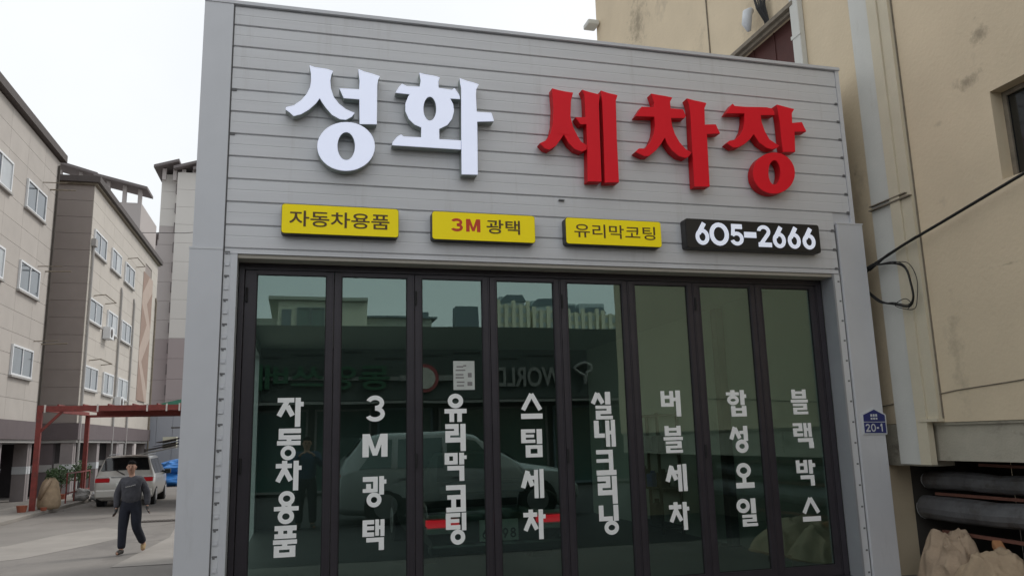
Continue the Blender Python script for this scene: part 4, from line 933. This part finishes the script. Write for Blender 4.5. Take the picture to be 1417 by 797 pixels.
for k in range(9): MB().bar((-8.0+.75*k+.4,21.4,3.075), (-8.0+.75*k+.3,27.5,3.075), .05, .05).build('purlin', STEELRED, t)
for x in (-7.95,-6.4,-4.9,-4.3,-3.9): MB().box(x,21.19,2.83,x+.05,21.215,3.08).build('pipe_clip', CLIP, t)
# railing
t = thing('railing', 'rusty dark red railing between the carport post and the silver van', 'railing')
for k in range(4): MB().box(-7.98-.05*k,24.6+1.3*k,-.25,-7.94-.05*k,24.64+1.3*k,.80).build('baluster', STEELRED, t)
for z in (.10, .80): MB().bar((-7.96,24.6,z), (-8.12,28.6,z), .045, .045).build('rail', STEELRED, t)
# covered shrub / sack
t = thing('wrapped_planter', 'tan sacking wrapped round a potted shrub beside the near carport post', 'planter', (-7.80,22.0,-.24))
b = MB(); n = 12; prof = [(.30,0),(.36,.12),(.35,.35),(.30,.62),(.24,.85),(.12,1.0)]
b.tube([(0,0,z) for r,z in prof], [r for r,z in prof], n).build('sacking', SACK, t, smooth=True)
MB().tube([(-.2,-.32,.35),(-.05,-.36,.7),(.08,-.30,.95)], [.06,.08,.04], 8).build('fold', SACK2, t, smooth=True)
def leaves(name, par, c, r, n, s, seed, m=LEAF):
    rn = random.Random(seed); b = MB()
    for _ in range(n):
        d = Vector((rn.gauss(0,1), rn.gauss(0,1), rn.gauss(0,1))).normalized()*r*rn.uniform(.3,1)
        p = Vector(c)+Vector((d.x, d.y, d.z*1.1)); a = Vector((rn.gauss(0,1),rn.gauss(0,1),rn.gauss(0,1))).normalized()*s; q_ = a.orthogonal().normalized()*s*.4
        b.add([p-a, p+q_, p+a, p-q_], [(0,1,2,3)])
    return b.build(name, m, par, kind='stuff')
leaves('foliage', t, (0,0,1.08), .20, 160, .055, 4)
for i, (x, y, h, lab) in enumerate(((-8.6,29.2,1.1,'leafy green shrub beside the far carport post'),(-8.9,27.6,1.0,'smaller green shrub left of the far carport post'))):
    t = thing('potted_shrub', lab, 'shrub', (x,y,-.35), 0, 'shrubs by the carport')
    b = MB(); b.tube([(0,0,0),(0,0,.3)], [.16,.21], 12).build('pot', TERRA, t)
    MB().tube([(0,0,.3),(.03,0,h*.8)], [.025,.012], 6).build('stem', WOOD, t)
    leaves('foliage', t, (0,0,h), .42, 380, .075, 30+i)
t = tag(MB().tube([(-8.25,20.9,-.24),(-8.25,20.9,-.04)], [.12,.16], 12).build('flower_pot', TERRA), 'small terracotta pot left of the near carport post foot', 'pot')
tag(MB().tube([(-7.72,21.2,-.24),(-7.72,21.2,-.14)], [.08,.10], 12).build('flower_pot', TERRA), 'little red pot right of the near carport post foot', 'pot')
sack('white_bag', 'white plastic bag on the ground left of the silver van', (-7.3,27.2,-.35), (.42,.3,.30), WHITEP, 41, None, 'bag')
sack('rubble_bag', 'grey bag by the railing foot', (-7.85,26.3,-.25), (.3,.35,.26), BANDP, 43, None, 'bag')

# ================================================================== VEHICLES
def interp(st, x, k):
    if x <= st[0][0]: return st[0][k]
    for a, b in zip(st, st[1:]):
        if x <= b[0]:
            t = (x-a[0])/(b[0]-a[0]) if b[0] > a[0] else 0; return a[k]+(b[k]-a[k])*t
    return st[-1][k]
def car_body(st, paint, par, smooth=True):
    b = MB(); n = 0
    xs = sorted(set([s[0] for s in st]))
    for s in st:
        x, zl, zb, zt, wl_, wb, wt = s
        h = [(0,zl),(wl_*.8,zl),(wl_,zl+.10),(wb*1.0+.015,(zl+zb)*.5),(wb,zb),(wt,zt-.05),(wt*.86,zt),(wt*.45,zt+.012),(0,zt+.018)]
        ring = h+[(-y, z) for y, z in h[-2:0:-1]]
        b.v += [(x, y, z) for y, z in ring]; n = len(ring)
    for i in range(len(st)-1):
        for k in range(n):
            k2 = (k+1) % n; b.f.append((i*n+k, i*n+k2, (i+1)*n+k2, (i+1)*n+k))
    b.f.append(tuple(range(n))); b.f.append(tuple((len(st)-1)*n+k for k in range(n-1, -1, -1)))
    o = b.build('body', paint, par, smooth=True)
    m_ = o.modifiers.new('bevel', 'BEVEL'); m_.width = .03; m_.segments = 2; m_.limit_method = 'ANGLE'; m_.angle_limit = R(35)
    return o
def side_glass(st, par, m, x0b, x1b, x0t, x1t, side, ub=.05, ut=.90, name='side_window'):
    b = MB(); N = 6
    for j in (0, 1):
        u = ut if j else ub
        for i in range(N+1):
            x = (x0t+(x1t-x0t)*i/N) if j else (x0b+(x1b-x0b)*i/N)
            zb, zt, wb, wt = (interp(st, x, k) for k in (2,3,5,6))
            b.v.append((x, side*(wb+(wt-wb)*u+.010), zb+(zt-.05-zb)*u))
    for i in range(N): b.f.append((i, i+1, N+2+i, N+1+i))
    o = b.build(name, m, par); s_ = o.modifiers.new('solid', 'SOLIDIFY'); s_.thickness = .006; s_.offset = 0
    return o
def end_glass(st, par, m, xa, xb, name, sgn, wf=.80):
    b = MB(); N = 4
    for i in range(N+1):
        x = xa+(xb-xa)*i/N; z = interp(st, x, 3); wt = interp(st, x, 6)
        for k in range(5):
            f = -1+.5*k; b.v.append((x+sgn*.014, f*wt*wf, z+.014+.018*(1-abs(f))))
    for i in range(N):
        for k in range(4): a = i*5+k; b.f.append((a, a+1, a+6, a+5))
    o = b.build(name, m, par); s_ = o.modifiers.new('solid', 'SOLIDIFY'); s_.thickness = .006; s_.offset = 0
    return o
def wheels(par, xs_, w_, r):
    for x in xs_:
        for s in (-1, 1):
            MB().tube([(x,s*(w_-.25),r),(x,s*(w_+.012),r)], r*1.14, 24).build('wheel_arch', GASKET, par)
            o = MB().tube([(x,s*(w_-.22),r),(x,s*(w_-.02),r),(x,s*(w_+.022),r),(x,s*(w_+.030),r)], [r,r,r*.96,r*.80], 24).build('wheel', TYRE, par)
            MB().tube([(x,s*(w_+.020),r),(x,s*(w_+.034),r),(x,s*(w_+.040),r)], [r*.66,r*.62,r*.18], 20).build('rim', RIM, o)
def mirror_(par, st, x, m):
    wb = interp(st, x, 5); zb = interp(st, x, 2)
    for s in (-1, 1): MB().box(x-.09,s*(wb-.01),zb-.02,x+.06,s*(wb+.22),zb+.15).build('wing_mirror', m, par, bevel=.03)

# silver van, tail towards us (forward = +X local)
van = thing('parked_van', 'silver-grey people carrier parked under the carport with its tail towards us', 'van', (-5.80,23.15,-.35), R(92.5), None)
ST = [(0,.38,.86,.98,.80,.88,.84),(.05,.26,.92,1.06,.86,.925,.86),(.14,.22,.98,1.22,.88,.935,.84),(.34,.20,1.06,1.64,.90,.94,.72),(.55,.20,1.06,1.71,.90,.94,.71),(2.6,.20,1.04,1.73,.90,.94,.72),
      (3.25,.20,1.02,1.66,.90,.94,.70),(3.95,.20,1.0,1.12,.90,.93,.78),(4.6,.22,.90,.95,.88,.88,.74),(4.88,.32,.62,.70,.80,.80,.70)]
car_body(ST, SILVER, van)
end_glass(ST, van, CARGLASS, .135, .35, 'rear_window', -1, .93)
for s in (-1, 1):
    side_glass(ST, van, CARGLASS, .42, 1.25, .50, 1.25, s); side_glass(ST, van, CARGLASS, 1.33, 2.28, 1.33, 2.26, s); side_glass(ST, van, CARGLASS, 2.36, 3.55, 2.34, 3.05, s)
    tl = MB(); tl.box(-.03,s*.46,.84,.10,s*.915,.98); tl.build('tail_light', LAMPR, van, bevel=.02)
    MB().box(-.035,s*.50,.985,.08,s*.90,1.04).build('tail_light_clear', LAMPW, van, bevel=.01)
    MB().tube([(.6,s*.62,1.76),(2.9,s*.63,1.78)], .016, 6).build('roof_rail', RIM, van)
    MB().box(1.30,s*.938,.88,1.45,s*.957,.91).build('door_handle', RIM, van); MB().box(2.36,s*.938,.88,2.5,s*.957,.91).build('door_handle', RIM, van)
MB().box(-.085,-.90,.32,.14,.90,.60).build('rear_bumper', SILVER, van, bevel=.05)
MB().box(-.02,-.26,.70,.03,.26,.82).build('number_plate', PLATEW, van); MB().box(-.03,-.42,1.00,.06,.42,1.03).build('tailgate_trim', RIM, van)
MB().bar((.02,.0,1.08), (.12,.32,1.26), .02, .02).build('rear_wiper', GASKET, van)
mirror_(van, ST, 3.45, DARKCAR); wheels(van, (.92, 3.92), .925, .345)

# white estate car beside the photographer, seen only in the door glass
suv = thing('parked_suv', 'pale silver estate-shaped car reflected in the lower half of the glass doors', 'car', (.75,-8.95,0), 0, None)
S2 = [(0,.40,.85,.95,.78,.86,.80),(.06,.26,.95,1.08,.88,.92,.84),(.18,.22,1.02,1.30,.90,.94,.80),(.50,.20,1.06,1.68,.91,.95,.73),(.9,.20,1.06,1.77,.91,.95,.71),(2.2,.20,1.04,1.79,.91,.95,.72),
      (2.8,.20,1.02,1.70,.91,.95,.70),(3.75,.20,1.0,1.12,.91,.94,.80),(4.6,.22,.92,.98,.89,.90,.76),(5.0,.32,.62,.72,.80,.80,.70)]
car_body(S2, WHITECAR, suv)
end_glass(S2, suv, CARGLASS2, 2.9, 3.7, 'windscreen', 1, .9); end_glass(S2, suv, CARGLASS2, .2, .48, 'rear_window', -1, .9)
for s in (-1, 1):
    side_glass(S2, suv, CARGLASS2, .42, 1.05, .85, 1.10, s); side_glass(S2, suv, CARGLASS2, 1.18, 2.10, 1.22, 2.10, s); side_glass(S2, suv, CARGLASS2, 2.20, 3.30, 2.20, 2.80, s)
    MB().box(1.2,s*.952,.86,1.38,s*.972,.90).build('door_handle', RIM, suv); MB().box(2.25,s*.952,.86,2.43,s*.972,.90).build('door_handle', RIM, suv)
    MB().box(4.6,s*.55,.66,4.86,s*.86,.84).build('headlight', LAMPW, suv, bevel=.03); MB().box(.0,s*.6,.80,.10,s*.90,1.0).build('tail_light', LAMPR, suv, bevel=.03)
    MB().box(.9,s*.945,.30,3.6,s*.965,.44).build('side_skirt', GASKET, suv)
mirror_(suv, S2, 3.05, WHITECAR); wheels(suv, (.95, 4.05), .935, .37)

# dark saloon inside, tail to the doors
sal = thing('saloon_car', 'dark saloon car inside the shop, red tail lights and number plate facing the doors', 'car', (2.46,2.42,.02), R(90), None)
S3 = [(0,.30,.58,.66,.74,.82,.78),(.06,.22,.70,.80,.82,.88,.80),(.20,.20,.82,.92,.86,.90,.78),(.85,.18,.92,.98,.88,.91,.72),(1.45,.18,.93,1.38,.88,.91,.58),(2.2,.18,.92,1.44,.88,.91,.60),(2.7,.18,.92,1.40,.88,.91,.59),
      (3.45,.18,.90,.98,.88,.90,.74),(4.4,.20,.78,.82,.84,.84,.72),(4.7,.30,.55,.62,.76,.76,.70)]
car_body(S3, DARKCAR, sal)
end_glass(S3, sal, CARGLASS, .9, 1.42, 'rear_window', -1, .88); end_glass(S3, sal, CARGLASS, 2.8, 3.4, 'windscreen', 1, .88)
for s in (-1, 1):
    side_glass(S3, sal, CARGLASS, 1.25, 1.95, 1.52, 1.95, s); side_glass(S3, sal, CARGLASS, 2.03, 3.2, 2.03, 2.75, s)
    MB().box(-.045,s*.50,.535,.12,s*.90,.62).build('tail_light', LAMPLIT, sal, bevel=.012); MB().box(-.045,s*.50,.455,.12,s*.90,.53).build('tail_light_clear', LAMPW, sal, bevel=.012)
    MB().box(-.035,s*.50,.63,.12,s*.88,.685).build('boot_trim', LAMPW, sal, bevel=.01)
MB().box(-.09,-.88,.20,.10,.88,.34).build('rear_bumper', DARKCAR, sal, bevel=.04)
pl = MB().box(-.060,-.25,.345,-.045,.25,.60).build('number_plate', PLATEW, sal)
def plate_digit(ch, y, par):
    """digit on the rear plate; local car axes: the plate faces -X and reads along -Y to +Y reversed"""
    q_ = MB()
    if ch == '9': glyph(q_, '6', 0, 0, .075, .12, 0, .002); f9 = True
    elif ch == '8':
        q_.poly([[(.0375+.034*math.cos(2*PI*j/16), .088+.032*math.sin(2*PI*j/16)) for j in range(16)], [(.0375+.014*math.cos(2*PI*j/16), .088+.013*math.sin(2*PI*j/16)) for j in range(16)]], 0, .002)
        q_.poly([[(.0375+.038*math.cos(2*PI*j/16), .034+.036*math.sin(2*PI*j/16)) for j in range(16)], [(.0375+.017*math.cos(2*PI*j/16), .034+.016*math.sin(2*PI*j/16)) for j in range(16)]], -.0004, .002); f9 = False
    else: glyph(q_, ch, 0, 0, .075, .12, 0, .002); f9 = False
    v = []
    for (x, yy_, z) in q_.v:
        if f9: x = .075-x; z = .12-z
        v.append((-.063+yy_, y-x, .375+z))
    q_.v = v; q_.build('plate_digit', PLATEK, par)
for ch, y in (('6',.215),('6',.115),('9',-.045),('8',-.145)): plate_digit(ch, y, pl)
wheels(sal, (.95, 3.6), .895, .32)

# ================================================================== PEOPLE
def skin(name, m, par, verts, edges, rad, sub=2, root=0):
    me = bpy.data.meshes.new(name); me.from_pydata([Vector(v) for v in verts], edges, []); me.update(); me.materials.append(m)
    o = link(name, me, par)
    me2 = o.data
    s_ = o.modifiers.new('skin', 'SKIN')
    if not me2.skin_vertices: 
        bm = bmesh.new(); bm.from_mesh(me2); bm.verts.layers.skin.verify(); bm.to_mesh(me2); bm.free()
    for i, r in enumerate(rad):
        sv = me2.skin_vertices[0].data[i]; sv.radius = (r, r) if not isinstance(r, tuple) else r; sv.use_root = (i == root)
    s_.use_smooth_shade = True
    d = o.modifiers.new('sub', 'SUBSURF'); d.levels = sub; d.render_levels = sub
    return o
def chain(V, E, Rr, start, pts, rads):
    i = start
    for p, r in zip(pts, rads):
        V.append(p); Rr.append(r); E.append((i, len(V)-1)); i = len(V)-1
    return i
def human(name, label, loc, rz, J, cols, shoe=(SHOET, SHOED), gloves=True, text=False):
    """J: joints in metres; builds one continuous skinned body, then clothes over it"""
    P_ = thing(name, label, 'person', loc, rz)
    V = [J['pelvis'], J['spine'], J['chest'], J['neck']]; E = [(0,1),(1,2),(2,3)]; r = [(.12,.10),(.115,.09),(.13,.095),.050]
    hx, hy, hz = J['head']
    chain(V, E, r, 3, [(hx,hy+.005,hz-.10),(hx,hy,hz-.03),(hx,hy+.01,hz+.045),(hx,hy+.012,hz+.085)], [.060,.082,.084,.060])
    for s, a in ((-1,'L'),(1,'R')):
        i = chain(V, E, r, 2, [J['sh'+a], J['el'+a], J['wr'+a]], [.055,.040,.028])
        w_ = Vector(J['wr'+a]); d = (Vector(J['ha'+a])-w_).normalized(); palm = w_+d*.055
        j = chain(V, E, r, i, [tuple(palm)], [(.034,.018)])
        side = Vector((0,1,0)).cross(d).normalized(); fwd = side.cross(d).normalized()
        for k, ln in enumerate((.068,.080,.075,.058)):
            o_ = (k-1.5)*.021
            b0 = palm+fwd*o_+d*.030; b1 = b0+d*ln*.55+side*(-s)*.010; b2_ = b1+d*ln*.45+side*(-s)*.030
            chain(V, E, r, j, [tuple(b0), tuple(b1), tuple(b2_)], [.0105,.0095,.008])
        t0 = palm-d*.015-fwd*.034; chain(V, E, r, j, [tuple(t0), tuple(t0+d*.035-fwd*.016)], [.012,.010])
        chain(V, E, r, 0, [J['hip'+a], J['kn'+a], J['an'+a], J['toe'+a]], [.085,.055,.040,.034])
    body = skin('body', SKIN, P_, V, E, r, 2)
    # sweatshirt
    V = [J['pelvis'], J['spine'], J['chest'], tuple(Vector(J['chest'])*.45+Vector(J['neck'])*.55)]; E = [(0,1),(1,2),(2,3)]; r = [(.185,.150),(.200,.160),(.185,.145),(.095,.085)]
    V[0] = tuple(Vector(J['pelvis'])+Vector((0,0,-.10))); V[3] = tuple(Vector(J['chest'])*.1+Vector(J['neck'])*.9)
    for a in 'LR':
        w_ = Vector(J['wr'+a]); e_ = Vector(J['el'+a])
        chain(V, E, r, 2, [J['sh'+a], tuple(e_), tuple(e_+(w_-e_)*.55), tuple(e_+(w_-e_)*1.05)], [.082,.074,.066,.048])
    sw = skin('sweatshirt', cols[0], P_, V, E, r, 2)
    # trousers
    V = [tuple(Vector(J['pelvis'])+Vector((0,0,.0))), tuple(Vector(J['spine']))]; E = [(0,1)]; r = [(.165,.135),(.14,.115)]
    for a in 'LR':
        k_ = Vector(J['kn'+a]); n_ = Vector(J['an'+a]); h_ = Vector(J['hip'+a])
        chain(V, E, r, 0, [tuple(h_-Vector((0,0,.06))), tuple(h_+(k_-h_)*.6), tuple(k_), tuple(k_+(n_-k_)*.5), tuple(k_+(n_-k_)*.97)], [.125,.108,.090,.082,.075])
    skin('trousers', cols[1], P_, V, E, r, 2)
    # shoes
    for a, m_ in zip('LR', shoe):
        n_ = Vector(J['an'+a]); t_ = Vector(J['toe'+a]); d = (t_-n_)
        hl = n_-Vector((d.x, d.y, 0)).normalized()*.05-Vector((0,0,.03))
        skin('shoe', m_, P_, [tuple(hl), tuple(n_-Vector((0,0,.02))), tuple(n_+d*.6+Vector((0,0,.0))), tuple(t_)], [(0,1),(1,2),(2,3)], [.045,.052,.048,.036], 2)
    if gloves:
        for a in 'LR':
            w_ = Vector(J['wr'+a]); d = (Vector(J['ha'+a])-w_).normalized()
            side = Vector((0,1,0)).cross(d).normalized(); fwd = side.cross(d).normalized(); palm = w_+d*.055
            V = [tuple(w_+d*.0), tuple(palm)]; E = [(0,1)]; r = [(.038,.034), (.042,.026)]; s = -1 if a == 'L' else 1
            for k, ln in enumerate((.068,.080,.075,.058)):
                o_ = (k-1.5)*.026; b0 = palm+fwd*o_+d*.030; b1 = b0+d*ln*.55+side*(-s)*.010; b2_ = b1+d*ln*.47+side*(-s)*.032
                chain(V, E, r, 1, [tuple(b0), tuple(b1), tuple(b2_)], [.0105,.010,.009])
            t0 = palm-d*.015-fwd*.036; chain(V, E, r, 1, [tuple(t0), tuple(t0+d*.036-fwd*.018)], [.016,.014])
            skin('glove', GLOVE, P_, V, E, r, 1)
    # hair cap and face
    bm = bmesh.new(); bmesh.ops.create_uvsphere(bm, u_segments=24, v_segments=16, radius=1)
    for v in list(bm.verts):
        x, y, z = v.co
        f = -.02 if y > -.25 else .45
        if z < f-.35*(y > 0): pass
        v.co = Vector((hx+x*.088, hy+.012+y*.094, hz+.030+z*.104+ (.006*math.sin(9*x+5*y))))
        v.co.z = v.co.z
        v.tag = (z < (.20 if y < -.45 else (.05 if y < .1 else -.45)))
    bmesh.ops.delete(bm, geom=[v for v in bm.verts if v.tag], context='VERTS')
    me = bpy.data.meshes.new('hair'); bm.to_mesh(me); bm.free(); me.materials.append(HAIR); me.polygons.foreach_set('use_smooth', [True]*len(me.polygons)); h_ = link('hair', me, P_)
    so_ = h_.modifiers.new('solid', 'SOLIDIFY'); so_.thickness = .012
    for s in (-1, 1):
        MB().tube([(hx+s*.018,hy-.084,hz+.018),(hx+s*.040,hy-.080,hz+.018)], .0065, 8).build('eye', HAIR, P_)
        MB().tube([(hx+s*.073,hy+.005,hz-.035),(hx+s*.084,hy+.008,hz),(hx+s*.078,hy+.008,hz+.028)], [.008,.014,.008], 8).build('ear', SKIN, P_)
    MB().tube([(hx,hy-.072,hz+.022),(hx,hy-.092,hz-.012),(hx,hy-.086,hz-.026)], [.008,.013,.013], 8).build('nose', SKIN, P_, smooth=True)
    MB().bar((hx-.022,hy-.080,hz-.055), (hx+.022,hy-.080,hz-.055), .007, .008).build('mouth', WOOD, P_)
    return P_
JW = dict(pelvis=(0,0,.95), spine=(0,0,1.12), chest=(0,0,1.30), neck=(-.01,-.01,1.475), head=(-.025,-.03,1.605),
  shL=(-.165,0,1.345), elL=(-.255,.03,1.11), wrL=(-.245,-.03,.86), haL=(-.25,-.06,.76), shR=(.165,0,1.345), elR=(.265,.05,1.12), wrR=(.29,.0,.89), haR=(.30,-.02,.80),
  hipL=(-.09,0,.91), knL=(-.105,-.09,.49), anL=(-.095,-.14,.09), toeL=(-.14,-.30,.045), hipR=(.09,0,.91), knR=(.125,-.06,.50), anR=(.235,.16,.17), toeR=(.245,.06,.045))
pw = human('person', 'walking man in charcoal sweatshirt, dark trousers and work gloves', (-3.06,9.4,-.35), 0, JW, (SWEAT, TROUS), (SHOED, SHOET))
for k, (x, z) in enumerate(((-.075,1.245),(-.045,1.25),(-.015,1.255),(.015,1.262),(.045,1.27),(.075,1.278))):
    MB().box(x-.011,-.168,z-.006,x+.011,-.158,z+.010).build('chest_print', BANDP, pw)
JS = dict(pelvis=(0,0,.95), spine=(0,0,1.12), chest=(0,0,1.32), neck=(0,.0,1.47), head=(0,.0,1.615),
  shL=(-.19,0,1.40), elL=(-.29,-.10,1.20), wrL=(-.14,-.30,1.38), haL=(-.08,-.34,1.44), shR=(.19,0,1.40), elR=(.29,-.10,1.20), wrR=(.14,-.30,1.38), haR=(.08,-.34,1.44),
  hipL=(-.09,0,.91), knL=(-.12,0,.50), anL=(-.13,0,.09), toeL=(-.16,-.17,.04), hipR=(.09,0,.91), knR=(.12,0,.50), anR=(.13,0,.09), toeR=(.16,-.17,.04))
human('person', 'standing person in a dark blue jacket reflected in the leftmost door leaf, hands raised', (.18,-8.30,0), R(180), JS, (JACKB, TROUS), (SHOED, SHOED), gloves=False)

# ================================================================== ACROSS THE STREET (seen in the door glass)
op = thing('opposite_shops', 'long dark single-storey shop row reflected in the door glass', 'shop row')
box('wall', SHOPDK2, op, (-16,-26,-.05), (22,-18.3,5.3))
box('fascia', SHOPDARK, op, (-16,-18.3,2.95), (22,-18.0,5.38)); box('fascia_rail', SIGNGREY, op, (-16,-18.0,3.60), (5.0,-17.93,3.72))
box('awning_edge', SIGNGREY, op, (-16,-17.2,2.80), (22,-17.12,2.88)); box('awning', SHOPDK2, op, (-16,-17.99,2.90), (22,-17.15,2.94))
for k in range(19): 
    x = -15.5+2*k; f = MB(); ring_boxes(f, 'y', -18.29, -18.22, x, x+1.8, .1, 2.7, .07); o = f.build('shop_window', SIGNGREY if k % 3 else BLUEBOX, op)
    box('pane', CARGLASS2, o, (x+.07,-18.27,.17), (x+1.73,-18.26,2.63))
for k in range(8): box('fascia_seam', SHOPDK2, op, (-1.5+1.3*k,-17.995,4.3+.1*(k%3)), (-.6+1.3*k,-17.985,4.34+.1*(k%3)))
t = thing('shop_sign', 'sign reading T WORLD, mirrored in the middle of the doors', 'sign')
text_fit('lettering', 'WORLD', SIGNGREY, t, 6.35, 8.75, 3.35, 4.02, -17.94, .02, .03, True)
b = MB(); b.tube(smooth_pts([(9.88,-17.9,4.05),(9.6,-17.9,4.15),(9.25,-17.9,3.98),(9.4,-17.9,3.82),(9.6,-17.9,3.7),(9.62,-17.9,3.42)]), [.06]*31, 8); b.tube(smooth_pts([(9.88,-17.9,4.05),(9.85,-17.9,3.88),(9.7,-17.9,3.80),(9.62,-17.9,3.42)]), .06, 8); b.build('logo', SIGNGREY, t)
t = thing('shop_sign', 'row of dim green sign letters mirrored in the first two door leaves', 'sign')
text_fit('lettering', '동영쓰베', SIGNG, t, -1.25, 2.85, 3.30, 4.10, -17.90, .02, .04, True)
t = thing('wall_clock', 'round red-rimmed white disc sign mirrored between the second and third doors', 'sign')
MB().poly([[(4.0+.45*math.cos(2*PI*j/32), 3.66+.45*math.sin(2*PI*j/32)) for j in range(32)]], -17.88, -17.98).build('rim_disc', CLOCKR, t)
MB().poly([[(4.0+.34*math.cos(2*PI*j/32), 3.66+.34*math.sin(2*PI*j/32)) for j in range(32)]], -17.86, -17.879).build('face_disc', CLOCKW, t)
box('bracket_bar', SIGNGREY, t, (3.2,-17.92,3.58), (3.5,-17.88,3.76)); box('bracket_bar', SIGNGREY, t, (4.46,-17.92,3.58), (5.0,-17.88,3.76))
# behind it
t = thing('cream_building', 'cream building with a flat roof mirrored in the tops of the first two doors', 'building')
box('wall', CREAMB, t, (-1.2,-45,-.05), (3.5,-35,9.2)); box('roof_edge', OLIVEB, t, (-1.7,-45,9.2), (3.5,-34.8,9.38)); box('wall', OLIVEB, t, (-3.5,-45,-.05), (-1.2,-35.5,8.3))
for x in (-.2, .55): 
    f = MB(); ring_boxes(f, 'y', -34.99, -34.9, x, x+.7, 7.6, 8.8, .06); o = f.build('window', BLUEBOX, t); box('pane', CARGLASS2, o, (x+.06,-34.98,7.66), (x+.64,-34.96,8.74))
box('door', BLUEBOX, t, (-1.0,-34.99,7.2), (-.5,-34.93,8.7))
t = thing('olive_building', 'lower olive building mirrored beside the cream one', 'building')
box('wall', OLIVEB, t, (3.52,-46,-.05), (7.2,-36,8.45)); box('roof_edge', BLUEBOX, t, (3.52,-46,8.45), (7.5,-35.8,8.55)); box('roof_hut', BLUEBOX, t, (6.3,-40,8.55), (7.2,-37,9.0))
t = thing('roof_sign', 'slate-blue rooftop sign box mirrored at the right of the third door', 'sign')
box('sign_box', BLUEBOX, t, (8.6,-37,8.0), (9.9,-36,9.2)); MB().tube([(9.25,-36.5,0),(9.25,-36.5,8.0)], .12, 8).build('pole', SIGNGREY, t)
for k, (x0, x1, zt) in enumerate(((32.6,37.0,25.8),(38.2,42.6,25.3),(43.6,46.3,24.2),(46.9,51.5,23.9))):
    t = thing('far_apartment_block', 'pale blue-grey apartment block in the door reflection, number %s from the left' % ('first','second','third','fourth')[k], 'building', (0,0,0), 0, 'mirrored far apartment blocks')
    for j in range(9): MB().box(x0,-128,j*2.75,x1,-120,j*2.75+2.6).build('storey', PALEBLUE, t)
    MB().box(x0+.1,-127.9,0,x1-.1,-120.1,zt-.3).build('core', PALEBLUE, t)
    b = MB(); b.add([(x0-.3,-128,zt-1.4),(x1+.3,-128,zt-1.0),(x1+.3,-119.8,zt-1.0),(x0-.3,-119.8,zt-1.4),(x0+1.2,-128,zt),(x1-.4,-128,zt+.1),(x1-.4,-119.8,zt+.1),(x0+1.2,-119.8,zt)], [(0,3,2,1),(4,5,6,7),(0,1,5,4),(1,2,6,5),(2,3,7,6),(3,0,4,7)]); b.build('roof', BLUEBOX, t)
    t = thing('yellow_apartment_block', 'yellowish balcony block in front of the %s far block, mirrored low in the doors' % ('first','second','third','fourth')[k], 'building', (0,0,0), 0, 'mirrored yellow blocks')
    xa = 27.0+5.3*k; zz = 20.2+(k == 0)*.5-.25*k
    box('wall', YELLB, t, (xa,-104,0), (xa+4.9,-100,zz-.1))
    for j in range(5): MB().box(xa+j*1.1,-100,0,xa+j*1.1+.5,-99.6,zz+.5-(j%2)*.5).build('wall_fin', YELLB, t)
    for j in range(7):
        for q_ in range(4): MB().box(xa+.55+1.1*q_,-99.99,zz-1.3-1.4*j,xa+1.05+1.1*q_,-99.9,zz-.5-1.4*j).build('window', PALEBLUE, t)
